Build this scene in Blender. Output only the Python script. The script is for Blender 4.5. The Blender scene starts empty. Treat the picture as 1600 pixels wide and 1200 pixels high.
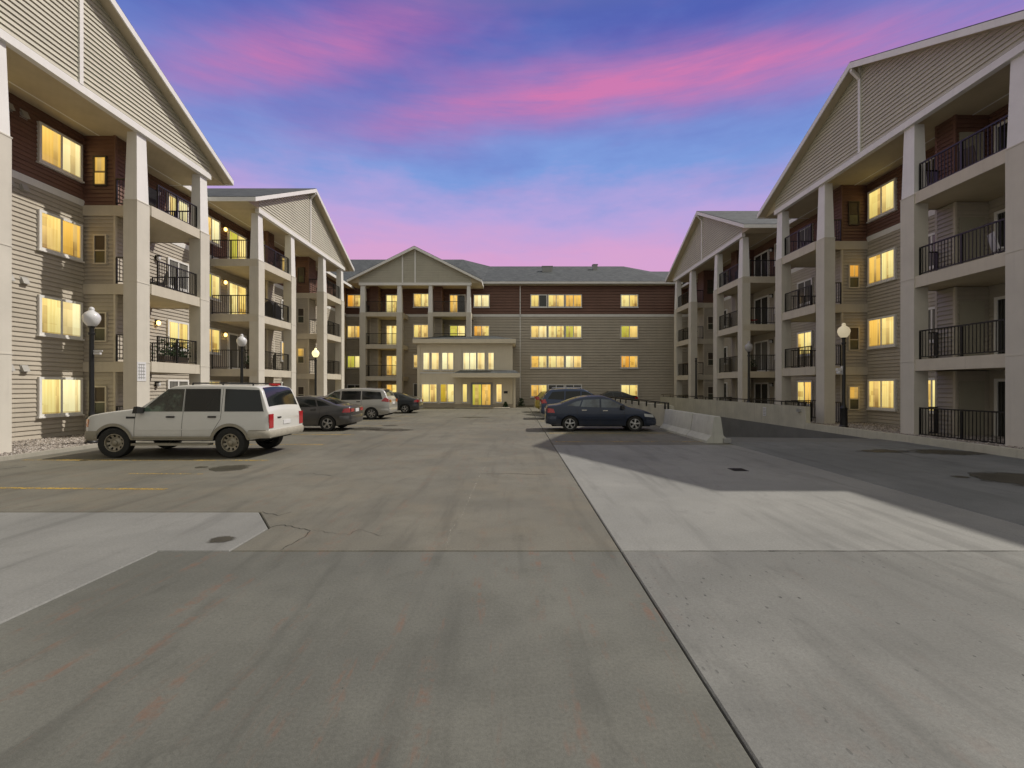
import bpy, bmesh, math, random
from mathutils import Vector, Matrix
random.seed(7)
sc = bpy.context.scene
COL = sc.collection
R = math.radians

# ------------------------------------------------------------------ camera, sky, sun, exposure
CAM_H, F = 1.85, 711.0                       # metres, pixels (1600 wide)
cam = bpy.data.objects.new('camera', bpy.data.cameras.new('camera'))
COL.objects.link(cam)
cam.location = (0, 0, CAM_H); cam.rotation_euler = (R(90), 0, 0)
cam.data.sensor_width = 36; cam.data.lens = 16.0
cam.data.shift_x = -6 / 1600; cam.data.shift_y = 4 / 1600
cam.data.clip_start = 0.05; cam.data.clip_end = 2000
sc.camera = cam

SUN_DIR = Vector((-.87, -.29, -1.0)).normalized()
sun = bpy.data.objects.new('sun', bpy.data.lights.new('sun', 'SUN'))
COL.objects.link(sun)
sun.rotation_euler = SUN_DIR.to_track_quat('-Z', 'Y').to_euler()
sun.data.energy = 3.2; sun.data.angle = R(.7); sun.data.color = (1, .93, .82)

def srgb(r, g, b):
    f = lambda c: (c / 255 / 12.92) if c <= 10 else ((c / 255 + .055) / 1.055) ** 2.4
    return (f(r), f(g), f(b), 1)

class NT:
    """small helper round a node tree"""
    def __init__(s, tree): s.t = tree; s.n = tree.nodes; s.l = tree.links
    def node(s, typ, **kw):
        n = s.n.new(typ)
        for k, v in kw.items(): setattr(n, k, v)
        return n
    def put(s, sock, v):
        if isinstance(v, bpy.types.NodeSocket): s.l.new(v, sock)
        elif v is not None: sock.default_value = v
    def math(s, op, a, b=None, c=None, clamp=False):
        n = s.node('ShaderNodeMath', operation=op); n.use_clamp = clamp
        for i, v in enumerate((a, b, c)):
            if v is not None: s.put(n.inputs[i], v)
        return n.outputs[0]
    def mix(s, f, a, b, blend='MIX'):
        n = s.node('ShaderNodeMix', data_type='RGBA', blend_type=blend)
        s.put(n.inputs[0], f); s.put(n.inputs[6], a); s.put(n.inputs[7], b)
        return n.outputs[2]
    def ramp(s, f, pts, interp='LINEAR'):
        n = s.node('ShaderNodeValToRGB'); r = n.color_ramp; r.interpolation = interp
        while len(r.elements) < len(pts): r.elements.new(.5)
        for e, (p, c) in zip(r.elements, pts):
            e.position = p; e.color = c if len(c) == 4 else (*c, 1)
        s.put(n.inputs[0], f); return n.outputs[0]
    def noise(s, vec, scale, detail=4, rough=.55, dist=0.):
        n = s.node('ShaderNodeTexNoise'); s.put(n.inputs['Vector'], vec)
        n.inputs['Scale'].default_value = scale; n.inputs['Detail'].default_value = detail
        n.inputs['Roughness'].default_value = rough; n.inputs['Distortion'].default_value = dist
        return n.outputs[0]
    def mapping(s, vec, scale=(1, 1, 1), loc=(0, 0, 0), rot=(0, 0, 0)):
        n = s.node('ShaderNodeMapping'); s.put(n.inputs[0], vec)
        n.inputs['Scale'].default_value = scale; n.inputs['Location'].default_value = loc
        n.inputs['Rotation'].default_value = rot
        return n.outputs[0]
    def smooth(s, v, a, b):
        n = s.node('ShaderNodeMapRange', interpolation_type='SMOOTHSTEP')
        s.put(n.inputs[0], v); n.inputs[1].default_value = a; n.inputs[2].default_value = b
        return n.outputs[0]

# sky: a dusk dome, blue overhead, pink towards the horizon, with thin pink streaks of cloud
world = bpy.data.worlds.new('World'); sc.world = world; world.use_nodes = True
w = NT(world.node_tree); w.n.clear()
tc = w.node('ShaderNodeTexCoord')
sep = w.node('ShaderNodeSeparateXYZ'); w.l.new(tc.outputs['Generated'], sep.inputs[0])
dx, dy, dz = sep.outputs
mott = w.noise(w.mapping(tc.outputs['Generated'], (2.6, 2.6, 7), loc=(.7, .2, .5)), 1.5, 5, .6)
fine_m = w.noise(w.mapping(tc.outputs['Generated'], (3.5, 3.5, 22), loc=(.1, .6, 0)), 2.0, 4, .6)
lift = w.math('ADD', w.math('MULTIPLY', w.math('SUBTRACT', mott, .5), .16), w.math('MULTIPLY', w.math('SUBTRACT', fine_m, .5), .05))
sky = w.ramp(w.math('ADD', dz, lift), [(0, srgb(226, 168, 196)), (.27, srgb(214, 164, 210)), (.345, srgb(184, 164, 220)), (.42, srgb(126, 156, 220)),
                  (.50, srgb(108, 130, 202)), (.62, srgb(80, 98, 180)), (1, srgb(62, 80, 152))])
den = w.math('MAXIMUM', w.math('ADD', dy, 1.0), .05)
px_ = w.math('DIVIDE', dx, den); pz_ = w.math('DIVIDE', dz, den)
warp = w.noise(w.mapping(tc.outputs['Generated'], (2.2, 2.2, 5)), 1.4, 3)
warp = w.math('SUBTRACT', warp, .5)
def streak(cx, cz, slope, curve, half, thick):
    u = w.math('SUBTRACT', px_, cx)
    line = w.math('ADD', w.math('MULTIPLY', u, slope), w.math('MULTIPLY', w.math('MULTIPLY', u, u), curve))
    v = w.math('SUBTRACT', w.math('SUBTRACT', pz_, cz), line)
    v = w.math('ADD', v, w.math('MULTIPLY', warp, .035))
    gv = w.math('POWER', 2.718, w.math('MULTIPLY', w.math('POWER', w.math('ABSOLUTE', w.math('DIVIDE', v, thick)), 2), -1))
    gu = w.math('POWER', 2.718, w.math('MULTIPLY', w.math('POWER', w.math('ABSOLUTE', w.math('DIVIDE', u, half)), 2.4), -1))
    return w.math('MULTIPLY', gv, gu)
s1 = streak(.125, .2987, .080, -.256, .27, .024)
s2 = streak(-.20, .316, .318, -.1, .14, .030)
fib = w.noise(w.mapping(tc.outputs['Generated'], (2.4, 2.4, 24), rot=(0, R(-8), 0)), 2.4, 6, .65)
cl = w.math('ADD', w.math('MULTIPLY', s1, .95), w.math('MULTIPLY', s2, .60))
cl = w.math('MULTIPLY', cl, w.math('ADD', w.math('MULTIPLY', fib, 1.5), .12))
wide = w.noise(w.mapping(tc.outputs['Generated'], (1.6, 1.6, 6.5), loc=(.4, 1.7, .2)), 1.7, 4, .55)
wide = w.math('MULTIPLY', w.smooth(wide, .48, .80), .24)
cl = w.math('MINIMUM', w.math('ADD', cl, wide), .92)
sky = w.mix(cl, sky, srgb(212, 122, 176))
# unseen pale sky overhead and behind, added to turn the dusk light neutral
fill_mask = w.math('MAXIMUM', w.smooth(dz, .60, .88), w.math('SUBTRACT', 1., w.smooth(dy, .0, .45)))
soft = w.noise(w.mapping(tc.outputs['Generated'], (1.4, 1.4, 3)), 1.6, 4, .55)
sky = w.mix(fill_mask, sky, w.mix(soft, (.44, .42, .37, 1), (.53, .515, .465, 1)))
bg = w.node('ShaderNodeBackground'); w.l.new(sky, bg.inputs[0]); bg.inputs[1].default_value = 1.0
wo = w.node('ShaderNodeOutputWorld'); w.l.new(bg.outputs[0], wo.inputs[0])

sc.view_settings.view_transform = 'Standard'; sc.view_settings.look = 'None'
sc.view_settings.exposure = 0.0; sc.view_settings.gamma = 1.0
sc.render.engine = 'CYCLES'
try:
    sc.cycles.use_denoising = True; sc.cycles.denoiser = 'OPENIMAGEDENOISE'
except Exception: pass
sc.cycles.max_bounces = 4; sc.cycles.diffuse_bounces = 3; sc.cycles.glossy_bounces = 2; sc.cycles.use_adaptive_sampling = True; sc.cycles.adaptive_threshold = .015; sc.cycles.sample_clamp_indirect = 6

# ------------------------------------------------------------------ materials
MATS = {}
def new_mat(name):
    m = bpy.data.materials.new(name); m.use_nodes = True
    t = NT(m.node_tree); b = t.n['Principled BSDF']; MATS[name] = m
    return m, t, b
def bump(t, b, h, strength=.3, dist=.01):
    n = t.node('ShaderNodeBump'); n.inputs['Strength'].default_value = strength; n.inputs['Distance'].default_value = dist
    t.put(n.inputs['Height'], h); t.l.new(n.outputs[0], b.inputs['Normal'])
def obj_rand(t):
    return t.node('ShaderNodeObjectInfo').outputs['Random']
def geo_pos(t):
    return t.node('ShaderNodeNewGeometry').outputs['Position']

def mottled(name, col, rough=.8, var=.22, scale=1.3, fine=30, bmp=.15, rnd=.0, streaks=.0, metal=0.):
    m, t, b = new_mat(name); p = geo_pos(t)
    n1 = t.noise(p, scale, 5, .6); n2 = t.noise(p, fine, 3)
    f = t.math('ADD', t.math('MULTIPLY', n1, .7), t.math('MULTIPLY', n2, .3))
    lo = tuple(c * (1 - var) for c in col); hi = tuple(min(1, c * (1 + var)) for c in col)
    c = t.ramp(f, [(.3, lo), (.7, hi)])
    if streaks:
        st = t.noise(t.mapping(p, (7, 7, .35)), 1, 4, .65)
        c = t.mix(t.math('MULTIPLY', t.smooth(st, .5, .75), streaks), c, tuple(v * .55 for v in col) + (1,))
    if rnd:
        k = t.math('ADD', t.math('MULTIPLY', obj_rand(t), rnd), 1 - rnd / 2)
        vm = t.node('ShaderNodeVectorMath', operation='SCALE'); t.put(vm.inputs[0], c); t.put(vm.inputs['Scale'], k); c = vm.outputs[0]
    t.put(b.inputs['Base Color'], c); b.inputs['Roughness'].default_value = rough; b.inputs['Metallic'].default_value = metal
    if bmp: bump(t, b, n2, bmp, .004)
    return m
mottled('siding_tan', (.47, .425, .355), .62, .10, .8, 25, .05, .10, .18)
mottled('siding_red', (.185, .098, .072), .6, .14, .8, 25, .05, .12, .15)
mottled('siding_cream', (.54, .515, .43), .62, .09, .8, 25, .05, .10, .15)
mottled('trim_white', (.82, .81, .79), .5, .06, 2, 40, .03, 0, .10)
mottled('trim_tan', (.60, .55, .455), .7, .08, 2, 40, .05, 0, .2)
mottled('stucco', (.64, .605, .535), .9, .08, 1.2, 70, .5, 0, .16)
mottled('cream_render', (.80, .73, .59), .85, .06, 1.2, 70, .3, 0, .12)
mottled('stucco_dark', (.5, .44, .35), .9, .08, 1.2, 70, .5, 0, .2)
mottled('metal_black', (.012, .012, .013), .38, .3, 4, 60, .05)
mottled('wall_concrete', (.52, .50, .41), .9, .2, 1.1, 45, .35, 0, .45)
mottled('barrier_concrete', (.52, .52, .48), .88, .16, 2.2, 60, .3, .1, .4)
mottled('kerb_concrete', (.36, .34, .29), .9, .2, 1.5, 40, .3, 0, .3)
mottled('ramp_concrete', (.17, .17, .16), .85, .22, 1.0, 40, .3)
mottled('grey_metal', (.32, .32, .32), .4, .1, 4, 60, .03)
mottled('vent_grey', (.42, .41, .39), .5, .1, 4, 60, .03)
mottled('closet_door', (.38, .355, .28), .6, .05, 2, 30, .02)
mottled('joint_dirt', (.03, .03, .027), .95, .4, 6, 50, .2)
mottled('yellow_paint', (.62, .40, .05), .8, .45, 3, 25, .2)
mottled('white_seal', (.36, .345, .30), .8, .3, 6, 40, .1)
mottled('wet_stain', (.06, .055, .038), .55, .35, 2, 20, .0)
mottled('tyre', (.022, .022, .021), .85, .25, 8, 60, .2)
mottled('underbody', (.012, .012, .012), .8, .2, 6, 40, 0)
mottled('chrome', (.62, .60, .56), .22, .15, 6, 40, 0, 0, 0, 1.)
mottled('alloy', (.55, .55, .55), .3, .1, 6, 40, 0, 0, 0, .9)
mottled('plastic_black', (.018, .018, .019), .5, .2, 5, 50, .1)
mottled('cladding_beige', (.30, .275, .22), .6, .1, 5, 50, .1)
mottled('bumper_dirty', (.40, .375, .32), .42, .2, 5, 40, .1)
mottled('steel_rim', (.34, .31, .25), .45, .15, 6, 40, 0, 0, 0, .5)
mottled('plate_white', (.7, .7, .72), .5, .1, 5, 50, 0)
mottled('fabric_red', (.35, .03, .03), .9, .2, 5, 50, .2)
mottled('dark_shrub', (.03, .06, .02), .9, .4, 8, 50, .2)
mottled('dim_globe', (.42, .41, .42), .35, .1, 5, 50, 0)
mottled('brown_slat', (.075, .055, .04), .7, .2, 4, 50, 0)

def alpha_of(name, kind):
    t = NT(MATS[name].node_tree); b = t.n['Principled BSDF']; p = geo_pos(t)
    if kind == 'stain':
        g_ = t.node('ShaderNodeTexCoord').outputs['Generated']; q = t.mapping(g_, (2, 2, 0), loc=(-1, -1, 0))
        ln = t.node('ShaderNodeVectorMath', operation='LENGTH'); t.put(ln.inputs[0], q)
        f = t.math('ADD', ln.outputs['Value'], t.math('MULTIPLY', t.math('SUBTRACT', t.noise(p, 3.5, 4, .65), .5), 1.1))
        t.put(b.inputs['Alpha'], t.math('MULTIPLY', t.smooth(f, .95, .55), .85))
    else:
        f = t.math('ADD', t.noise(p, 18, 4, .7), t.math('MULTIPLY', t.noise(p, 1.3, 2), .5))
        t.put(b.inputs['Alpha'], t.math('MULTIPLY', t.smooth(f, .60, .90), .85))
alpha_of('wet_stain', 'stain'); alpha_of('yellow_paint', 'paint'); alpha_of('white_seal', 'paint')
def roof_mat():
    m, t, b = new_mat('shingles'); p = geo_pos(t)
    n1 = t.noise(p, .7, 5, .6); n2 = t.noise(p, 9, 3, .7)
    br = t.node('ShaderNodeTexVoronoi'); t.put(br.inputs['Vector'], t.mapping(p, (3.2, 3.2, 7))); br.inputs['Scale'].default_value = 1.0
    sepc = t.node('ShaderNodeSeparateColor'); t.l.new(br.outputs['Color'], sepc.inputs[0])
    f = t.math('ADD', t.math('MULTIPLY', n1, .35), t.math('ADD', t.math('MULTIPLY', n2, .3), t.math('MULTIPLY', sepc.outputs[0], .35)))
    t.put(b.inputs['Base Color'], t.ramp(f, [(.25, (.042, .048, .053)), (.75, (.10, .112, .12))]))
    b.inputs['Roughness'].default_value = .9; bump(t, b, n2, .5, .02)
roof_mat()

def soffit_mat():
    m, t, b = new_mat('soffit'); p = geo_pos(t)
    n = t.noise(p, 1.5, 3)
    t.put(b.inputs['Base Color'], t.ramp(n, [(.3, (.50, .43, .30)), (.7, (.58, .50, .36))]))
    b.inputs['Roughness'].default_value = .7
    wv = t.node('ShaderNodeTexWave'); wv.bands_direction = 'DIAGONAL'; t.put(wv.inputs['Vector'], p); wv.inputs['Scale'].default_value = 2.2
    bump(t, b, wv.outputs[1], .18, .01)
soffit_mat()

def concrete(name, col, dark, blot=.5, rust=0., pits=0., warm=None):
    m, t, b = new_mat(name); p = geo_pos(t)
    big = t.noise(p, .32, 4, .62, .4); mid = t.noise(p, 1.7, 4, .65); fine = t.noise(p, 42, 2, .7); sand = t.noise(p, 150, 1, .6)
    c = t.mix(t.smooth(big, .36, .66), (*dark, 1), (*col, 1))
    c = t.mix(t.math('MULTIPLY', t.smooth(mid, .44, .74), blot), c, tuple(v * .66 for v in col) + (1,))
    if warm: c = t.mix(t.math('MULTIPLY', t.smooth(t.noise(p, .8, 4, .6), .45, .7), .55), c, (*warm, 1))
    g = t.math('ADD', t.math('MULTIPLY', fine, .62), t.math('ADD', t.math('MULTIPLY', sand, .5), .44))
    vm = t.node('ShaderNodeVectorMath', operation='SCALE'); t.put(vm.inputs[0], c); t.put(vm.inputs['Scale'], g); c = vm.outputs[0]
    # tyre tracks: long soft streaks along the drive
    tr = t.noise(t.mapping(p, (1.5, .16, 1)), 1.6, 3, .65, .3)
    c = t.mix(t.math('MULTIPLY', t.smooth(tr, .5, .72), .38), c, tuple(v * .5 for v in dark) + (1,))
    if rust:
        rs = t.noise(t.mapping(p, (3.4, .42, 1), loc=(.3, 0, 0)), 1.5, 4, .7, .25)
        fl = t.noise(p, 5, 3, .75)
        k = t.math('MULTIPLY', t.smooth(rs, .535, .66), t.smooth(fl, .40, .62))
        c = t.mix(t.math('MULTIPLY', k, rust), c, (.20, .10, .065, 1))
    vo = t.node('ShaderNodeTexVoronoi'); vo.feature = 'F1'; vo.voronoi_dimensions = '2D'; t.put(vo.inputs['Vector'], t.mapping(p, (1, .62, 1), rot=(0, 0, .5))); vo.inputs['Scale'].default_value = 7.
    vo.inputs['Randomness'].default_value = 1
    sc_ = t.node('ShaderNodeSeparateColor'); t.l.new(vo.outputs['Color'], sc_.inputs[0])
    wob = t.math('MULTIPLY', t.noise(p, 70, 3, .7), .135)
    rad = t.math('SUBTRACT', t.math('MULTIPLY', t.math('SUBTRACT', sc_.outputs[0], 1 - .2 - pits * .7), .2), wob)
    pit = t.math('LESS_THAN', t.math('ADD', vo.outputs['Distance'], .0), rad)
    dens = t.smooth(t.noise(p, .55, 3), .42 - pits * .1, .66)
    pit = t.math('MULTIPLY', pit, t.math('MULTIPLY', dens, .85))
    v2 = t.node('ShaderNodeTexVoronoi'); v2.voronoi_dimensions = '2D'; t.put(v2.inputs['Vector'], t.mapping(p, (1, .45, 1), rot=(0, 0, -.7))); v2.inputs['Scale'].default_value = 17.
    s2 = t.node('ShaderNodeSeparateColor'); t.l.new(v2.outputs['Color'], s2.inputs[0])
    fleck = t.math('LESS_THAN', v2.outputs['Distance'], t.math('SUBTRACT', t.math('MULTIPLY', t.math('SUBTRACT', s2.outputs[1], .86 - pits * .34), .55), wob))
    fleck = t.math('MULTIPLY', fleck, t.math('MULTIPLY', t.smooth(t.noise(p, .9, 3, .6), .40, .66), .7))
    c = t.mix(fleck, c, tuple(v * .3 for v in dark) + (1,))
    soil = t.math('MULTIPLY', t.smooth(t.noise(t.mapping(p, (1, .55, 1)), 2.6, 4, .7, .6), .56, .80), .45)
    c = t.mix(soil, c, tuple(v * .5 for v in dark) + (1,))
    c = t.mix(pit, c, (.03, .03, .03, 1))
    t.put(b.inputs['Base Color'], c)
    t.put(b.inputs['Roughness'], t.math('ADD', t.math('MULTIPLY', mid, .25), .62))
    b.inputs['Specular IOR Level'].default_value = .35
    h = t.math('ADD', t.math('MULTIPLY', fine, .6), t.math('SUBTRACT', t.math('MULTIPLY', sand, .5), pit))
    bump(t, b, h, .35, .006)
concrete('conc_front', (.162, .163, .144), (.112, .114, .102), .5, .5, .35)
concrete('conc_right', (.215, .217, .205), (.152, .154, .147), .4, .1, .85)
concrete('conc_mid_right', (.275, .275, .262), (.225, .227, .218), .25, 0, .1)
concrete('conc_apron', (.20, .207, .203), (.155, .162, .16), .35, 0, .1)
concrete('conc_left', (.255, .256, .247), (.20, .202, .195), .3, 0, .05)
concrete('conc_old', (.182, .174, .145), (.138, .133, .112), .5, .25, .3, (.18, .16, .122))
concrete('conc_bay', (.195, .187, .158), (.145, .14, .12), .5, .1, .1, (.19, .17, .125))

def ground_mat():
    m, t, b = new_mat('ground_soil'); p = geo_pos(t)
    t.put(b.inputs['Base Color'], t.ramp(t.noise(p, 3, 5, .65), [(.3, (.05, .048, .04)), (.7, (.09, .085, .07))])); b.inputs['Roughness'].default_value = .95
ground_mat()
def gravel_mat():
    m, t, b = new_mat('gravel'); p = geo_pos(t)
    v = t.node('ShaderNodeTexVoronoi'); t.put(v.inputs['Vector'], p); v.inputs['Scale'].default_value = 22
    s = t.node('ShaderNodeSeparateColor'); t.l.new(v.outputs['Color'], s.inputs[0])
    t.put(b.inputs['Base Color'], t.ramp(s.outputs[0], [(0, (.10, .085, .075)), (.35, (.25, .22, .19)), (.7, (.40, .35, .31)), (1, (.58, .55, .52))]))
    b.inputs['Roughness'].default_value = .85; bump(t, b, v.outputs['Distance'], .6, .03)
gravel_mat()

def paint(name, col, metal=.35, dirt=.25, rough=.32):
    m, t, b = new_mat(name); p = geo_pos(t)
    n = t.noise(p, 2.2, 5, .6); sz = t.node('ShaderNodeSeparateXYZ'); t.l.new(p, sz.inputs[0])
    low = t.smooth(sz.outputs[2], .75, .2)
    k = t.math('MULTIPLY', t.math('ADD', t.math('MULTIPLY', low, .9), .12), t.math('MULTIPLY', n, dirt * 2))
    t.put(b.inputs['Base Color'], t.mix(k, (*col, 1), (.19, .165, .12, 1)))
    b.inputs['Metallic'].default_value = metal; t.put(b.inputs['Roughness'], t.math('ADD', t.math('MULTIPLY', n, .16), rough - .06))
    b.inputs['Coat Weight'].default_value = .7; b.inputs['Coat Roughness'].default_value = .08
paint('paint_white', (.70, .70, .68), 0, .62)
paint('paint_grey', (.085, .085, .092), .55, .25)
paint('paint_silver', (.50, .50, .49), .45, .3)
paint('paint_dark', (.035, .042, .052), .4, .2)
paint('paint_navy', (.009, .021, .055), .3, .10)
paint('paint_navy_light', (.018, .042, .11), .3, .14)
paint('paint_yellow', (.42, .32, .04), .1, .2)

def glass_car():
    m, t, b = new_mat('car_glass')
    b.inputs['Base Color'].default_value = (.012, .016, .017, 1); b.inputs['Roughness'].default_value = .06
    b.inputs['Specular IOR Level'].default_value = .5
    m, t, b = new_mat('car_glass_green')
    t.put(b.inputs['Base Color'], t.ramp(t.noise(geo_pos(t), 3.4, 3), [(.38, (.012, .016, .013)), (.52, (.03, .045, .034)), (.62, (.10, .15, .115))])); b.inputs['Roughness'].default_value = .06
    b.inputs['Specular IOR Level'].default_value = .8
glass_car()
m_, t_, b_ = new_mat('car_glass_light')  # reflections and the bright background behind the glass are put into its base colour
t_.put(b_.inputs['Base Color'], t_.ramp(t_.noise(geo_pos(t_), 1.6, 3), [(.35, (.05, .06, .07)), (.65, (.13, .16, .19))])); b_.inputs['Roughness'].default_value = .07; b_.inputs['Specular IOR Level'].default_value = .8
def lamp_mat(name, col, rough=.15):
    m, t, b = new_mat(name); b.inputs['Base Color'].default_value = (*col, 1); b.inputs['Roughness'].default_value = rough
    b.inputs['Coat Weight'].default_value = 1
lamp_mat('tail_red', (.42, .012, .02)); lamp_mat('amber', (.62, .20, .03)); lamp_mat('headlight', (.55, .57, .58), .08)
lamp_mat('globe_white', (.72, .72, .74), .3)
def emit(name, col, s):
    m, t, b = new_mat(name); b.inputs['Base Color'].default_value = (.5, .45, .35, 1)
    b.inputs['Emission Color'].default_value = (*col, 1); b.inputs['Emission Strength'].default_value = s
emit('globe_warm', (1, .84, .55), .38); emit('globe_lit', (1, .86, .42), 1.3); emit('lamp_lit', (1, .62, .16), 5.0)

def lit_pane(name, a, bcol, strength, folds=1., objs=.5):
    """glass with a lit, curtained room behind it"""
    m, t, b = new_mat(name)
    uv = t.node('ShaderNodeTexCoord').outputs['UV']; rnd = obj_rand(t)
    off = t.node('ShaderNodeCombineXYZ'); t.put(off.inputs[0], t.math('MULTIPLY', rnd, 37.)); t.put(off.inputs[1], t.math('MULTIPLY', rnd, 13.))
    add = t.node('ShaderNodeVectorMath', operation='ADD'); t.l.new(uv, add.inputs[0]); t.l.new(off.outputs[0], add.inputs[1]); v = add.outputs[0]
    wv = t.node('ShaderNodeTexWave'); wv.bands_direction = 'X'; t.put(wv.inputs['Vector'], v)
    wv.inputs['Scale'].default_value = 2.6; wv.inputs['Distortion'].default_value = 1.6; wv.inputs['Detail'].default_value = 2; wv.inputs['Detail Scale'].default_value = .6
    f = t.math('MULTIPLY', wv.outputs[1], .16 * folds)
    fine = t.noise(t.mapping(v, (13, .45, 1)), 1, 4, .65, .3)
    wide_ = t.noise(t.mapping(v, (3.2, .5, 1)), 1, 2, .5)
    f = t.math('ADD', f, t.math('ADD', t.math('MULTIPLY', fine, .55), t.math('MULTIPLY', wide_, .35)))
    c = t.mix(t.smooth(f, .25, .95), (*a, 1), (*bcol, 1))
    hue = t.mix(t.smooth(t.math('FRACT', t.math('MULTIPLY', rnd, 7.3)), .45, 1.), (1, 1, 1, 1), (1.0, .74, .42, 1))
    c = t.mix(1., c, hue, 'MULTIPLY')
    sn = t.node('ShaderNodeVectorMath', operation='SNAP'); t.put(sn.inputs[0], v); sn.inputs[1].default_value = (.23, .31, 1)
    wn = t.node('ShaderNodeTexWhiteNoise'); wn.noise_dimensions = '2D'; t.put(wn.inputs['Vector'], sn.outputs[0])
    sn2 = t.node('ShaderNodeVectorMath', operation='SNAP'); t.put(sn2.inputs[0], t.mapping(v, loc=(.05, .13, 0))); sn2.inputs[1].default_value = (.41, .56, 1)
    wn2 = t.node('ShaderNodeTexWhiteNoise'); wn2.noise_dimensions = '2D'; t.put(wn2.inputs['Vector'], sn2.outputs[0])
    blk = t.math('MULTIPLY', t.smooth(wn.outputs[0], .35, 1.), t.smooth(wn2.outputs[0], .3, .9))
    c = t.mix(t.math('MULTIPLY', blk, objs), c, (.50, .27, .045, 1))
    sp = t.node('ShaderNodeSeparateXYZ'); t.l.new(uv, sp.inputs[0])
    # where the curtain stands open one sees the room: warmer, dimmer, with furniture and door edges
    x0 = t.math('ADD', t.math('MULTIPLY', t.math('FRACT', t.math('MULTIPLY', rnd, 17.7)), .62), .02)
    hw_ = t.math('ADD', t.math('MULTIPLY', t.math('FRACT', t.math('MULTIPLY', rnd, 5.1)), .16), .02)
    gap_ = t.math('LESS_THAN', t.math('ABSOLUTE', t.math('SUBTRACT', sp.outputs[0], x0)), hw_)
    low_ = t.smooth(sp.outputs[1], .75, .15)
    room = t.mix(t.math('ADD', t.math('MULTIPLY', wn.outputs[0], .5), t.math('MULTIPLY', low_, .4), clamp=True), (.92, .62, .20, 1), (.24, .12, .03, 1))
    c = t.mix(t.math('MULTIPLY', gap_, min(1., .35 + objs)), c, room)
    hem = t.math('LESS_THAN', sp.outputs[1], .05)
    c = t.mix(t.math('MULTIPLY', hem, .5), c, (.3, .17, .04, 1))
    k = t.math('ADD', t.math('MULTIPLY', t.smooth(sp.outputs[1], 0, 1.2), .35), .72)
    t.put(b.inputs['Emission Color'], c); t.put(b.inputs['Emission Strength'], t.math('MULTIPLY', k, strength))
    b.inputs['Base Color'].default_value = (.05, .04, .02, 1); b.inputs['Roughness'].default_value = .12
lit_pane('pane_curtain', (1, .86, .36), (.80, .60, .17), 1.08, 1., .35)
lit_pane('pane_room', (1, .80, .26), (.82, .55, .11), .98, .5, .85)
lit_pane('pane_bright', (1, .92, .52), (.92, .77, .33), 1.12, .35, .2)
lit_pane('pane_orange', (1, .62, .13), (.75, .38, .05), .95, .8, .4)
lit_pane('pane_green', (.78, .72, .10), (.55, .50, .05), .8, .8, .4)
def dark_pane():
    m, t, b = new_mat('pane_dark'); uv = t.node('ShaderNodeTexCoord').outputs['UV']
    wv = t.node('ShaderNodeTexWave'); wv.bands_direction = 'X'; t.put(wv.inputs['Vector'], uv); wv.inputs['Scale'].default_value = 3.2; wv.inputs['Distortion'].default_value = .6
    t.put(b.inputs['Base Color'], t.ramp(wv.outputs[1], [(.3, (.018, .019, .018)), (.8, (.065, .066, .062))]))
    b.inputs['Roughness'].default_value = .08; b.inputs['Specular IOR Level'].default_value = .7
    m, t, b = new_mat('pane_blind'); uv = t.node('ShaderNodeTexCoord').outputs['UV']
    wv = t.node('ShaderNodeTexWave'); wv.bands_direction = 'X'; t.put(wv.inputs['Vector'], uv); wv.inputs['Scale'].default_value = 3.4; wv.inputs['Distortion'].default_value = .4
    t.put(b.inputs['Base Color'], t.ramp(wv.outputs[1], [(.2, (.10, .10, .095)), (.8, (.24, .235, .22))]))
    b.inputs['Roughness'].default_value = .1; b.inputs['Specular IOR Level'].default_value = .7
    m, t, b = new_mat('pane_olive'); t.put(b.inputs['Base Color'], t.ramp(t.noise(geo_pos(t), 3, 3), [(.3, (.05, .052, .035)), (.7, (.075, .075, .052))]))
    b.inputs['Roughness'].default_value = .25
dark_pane()

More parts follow.
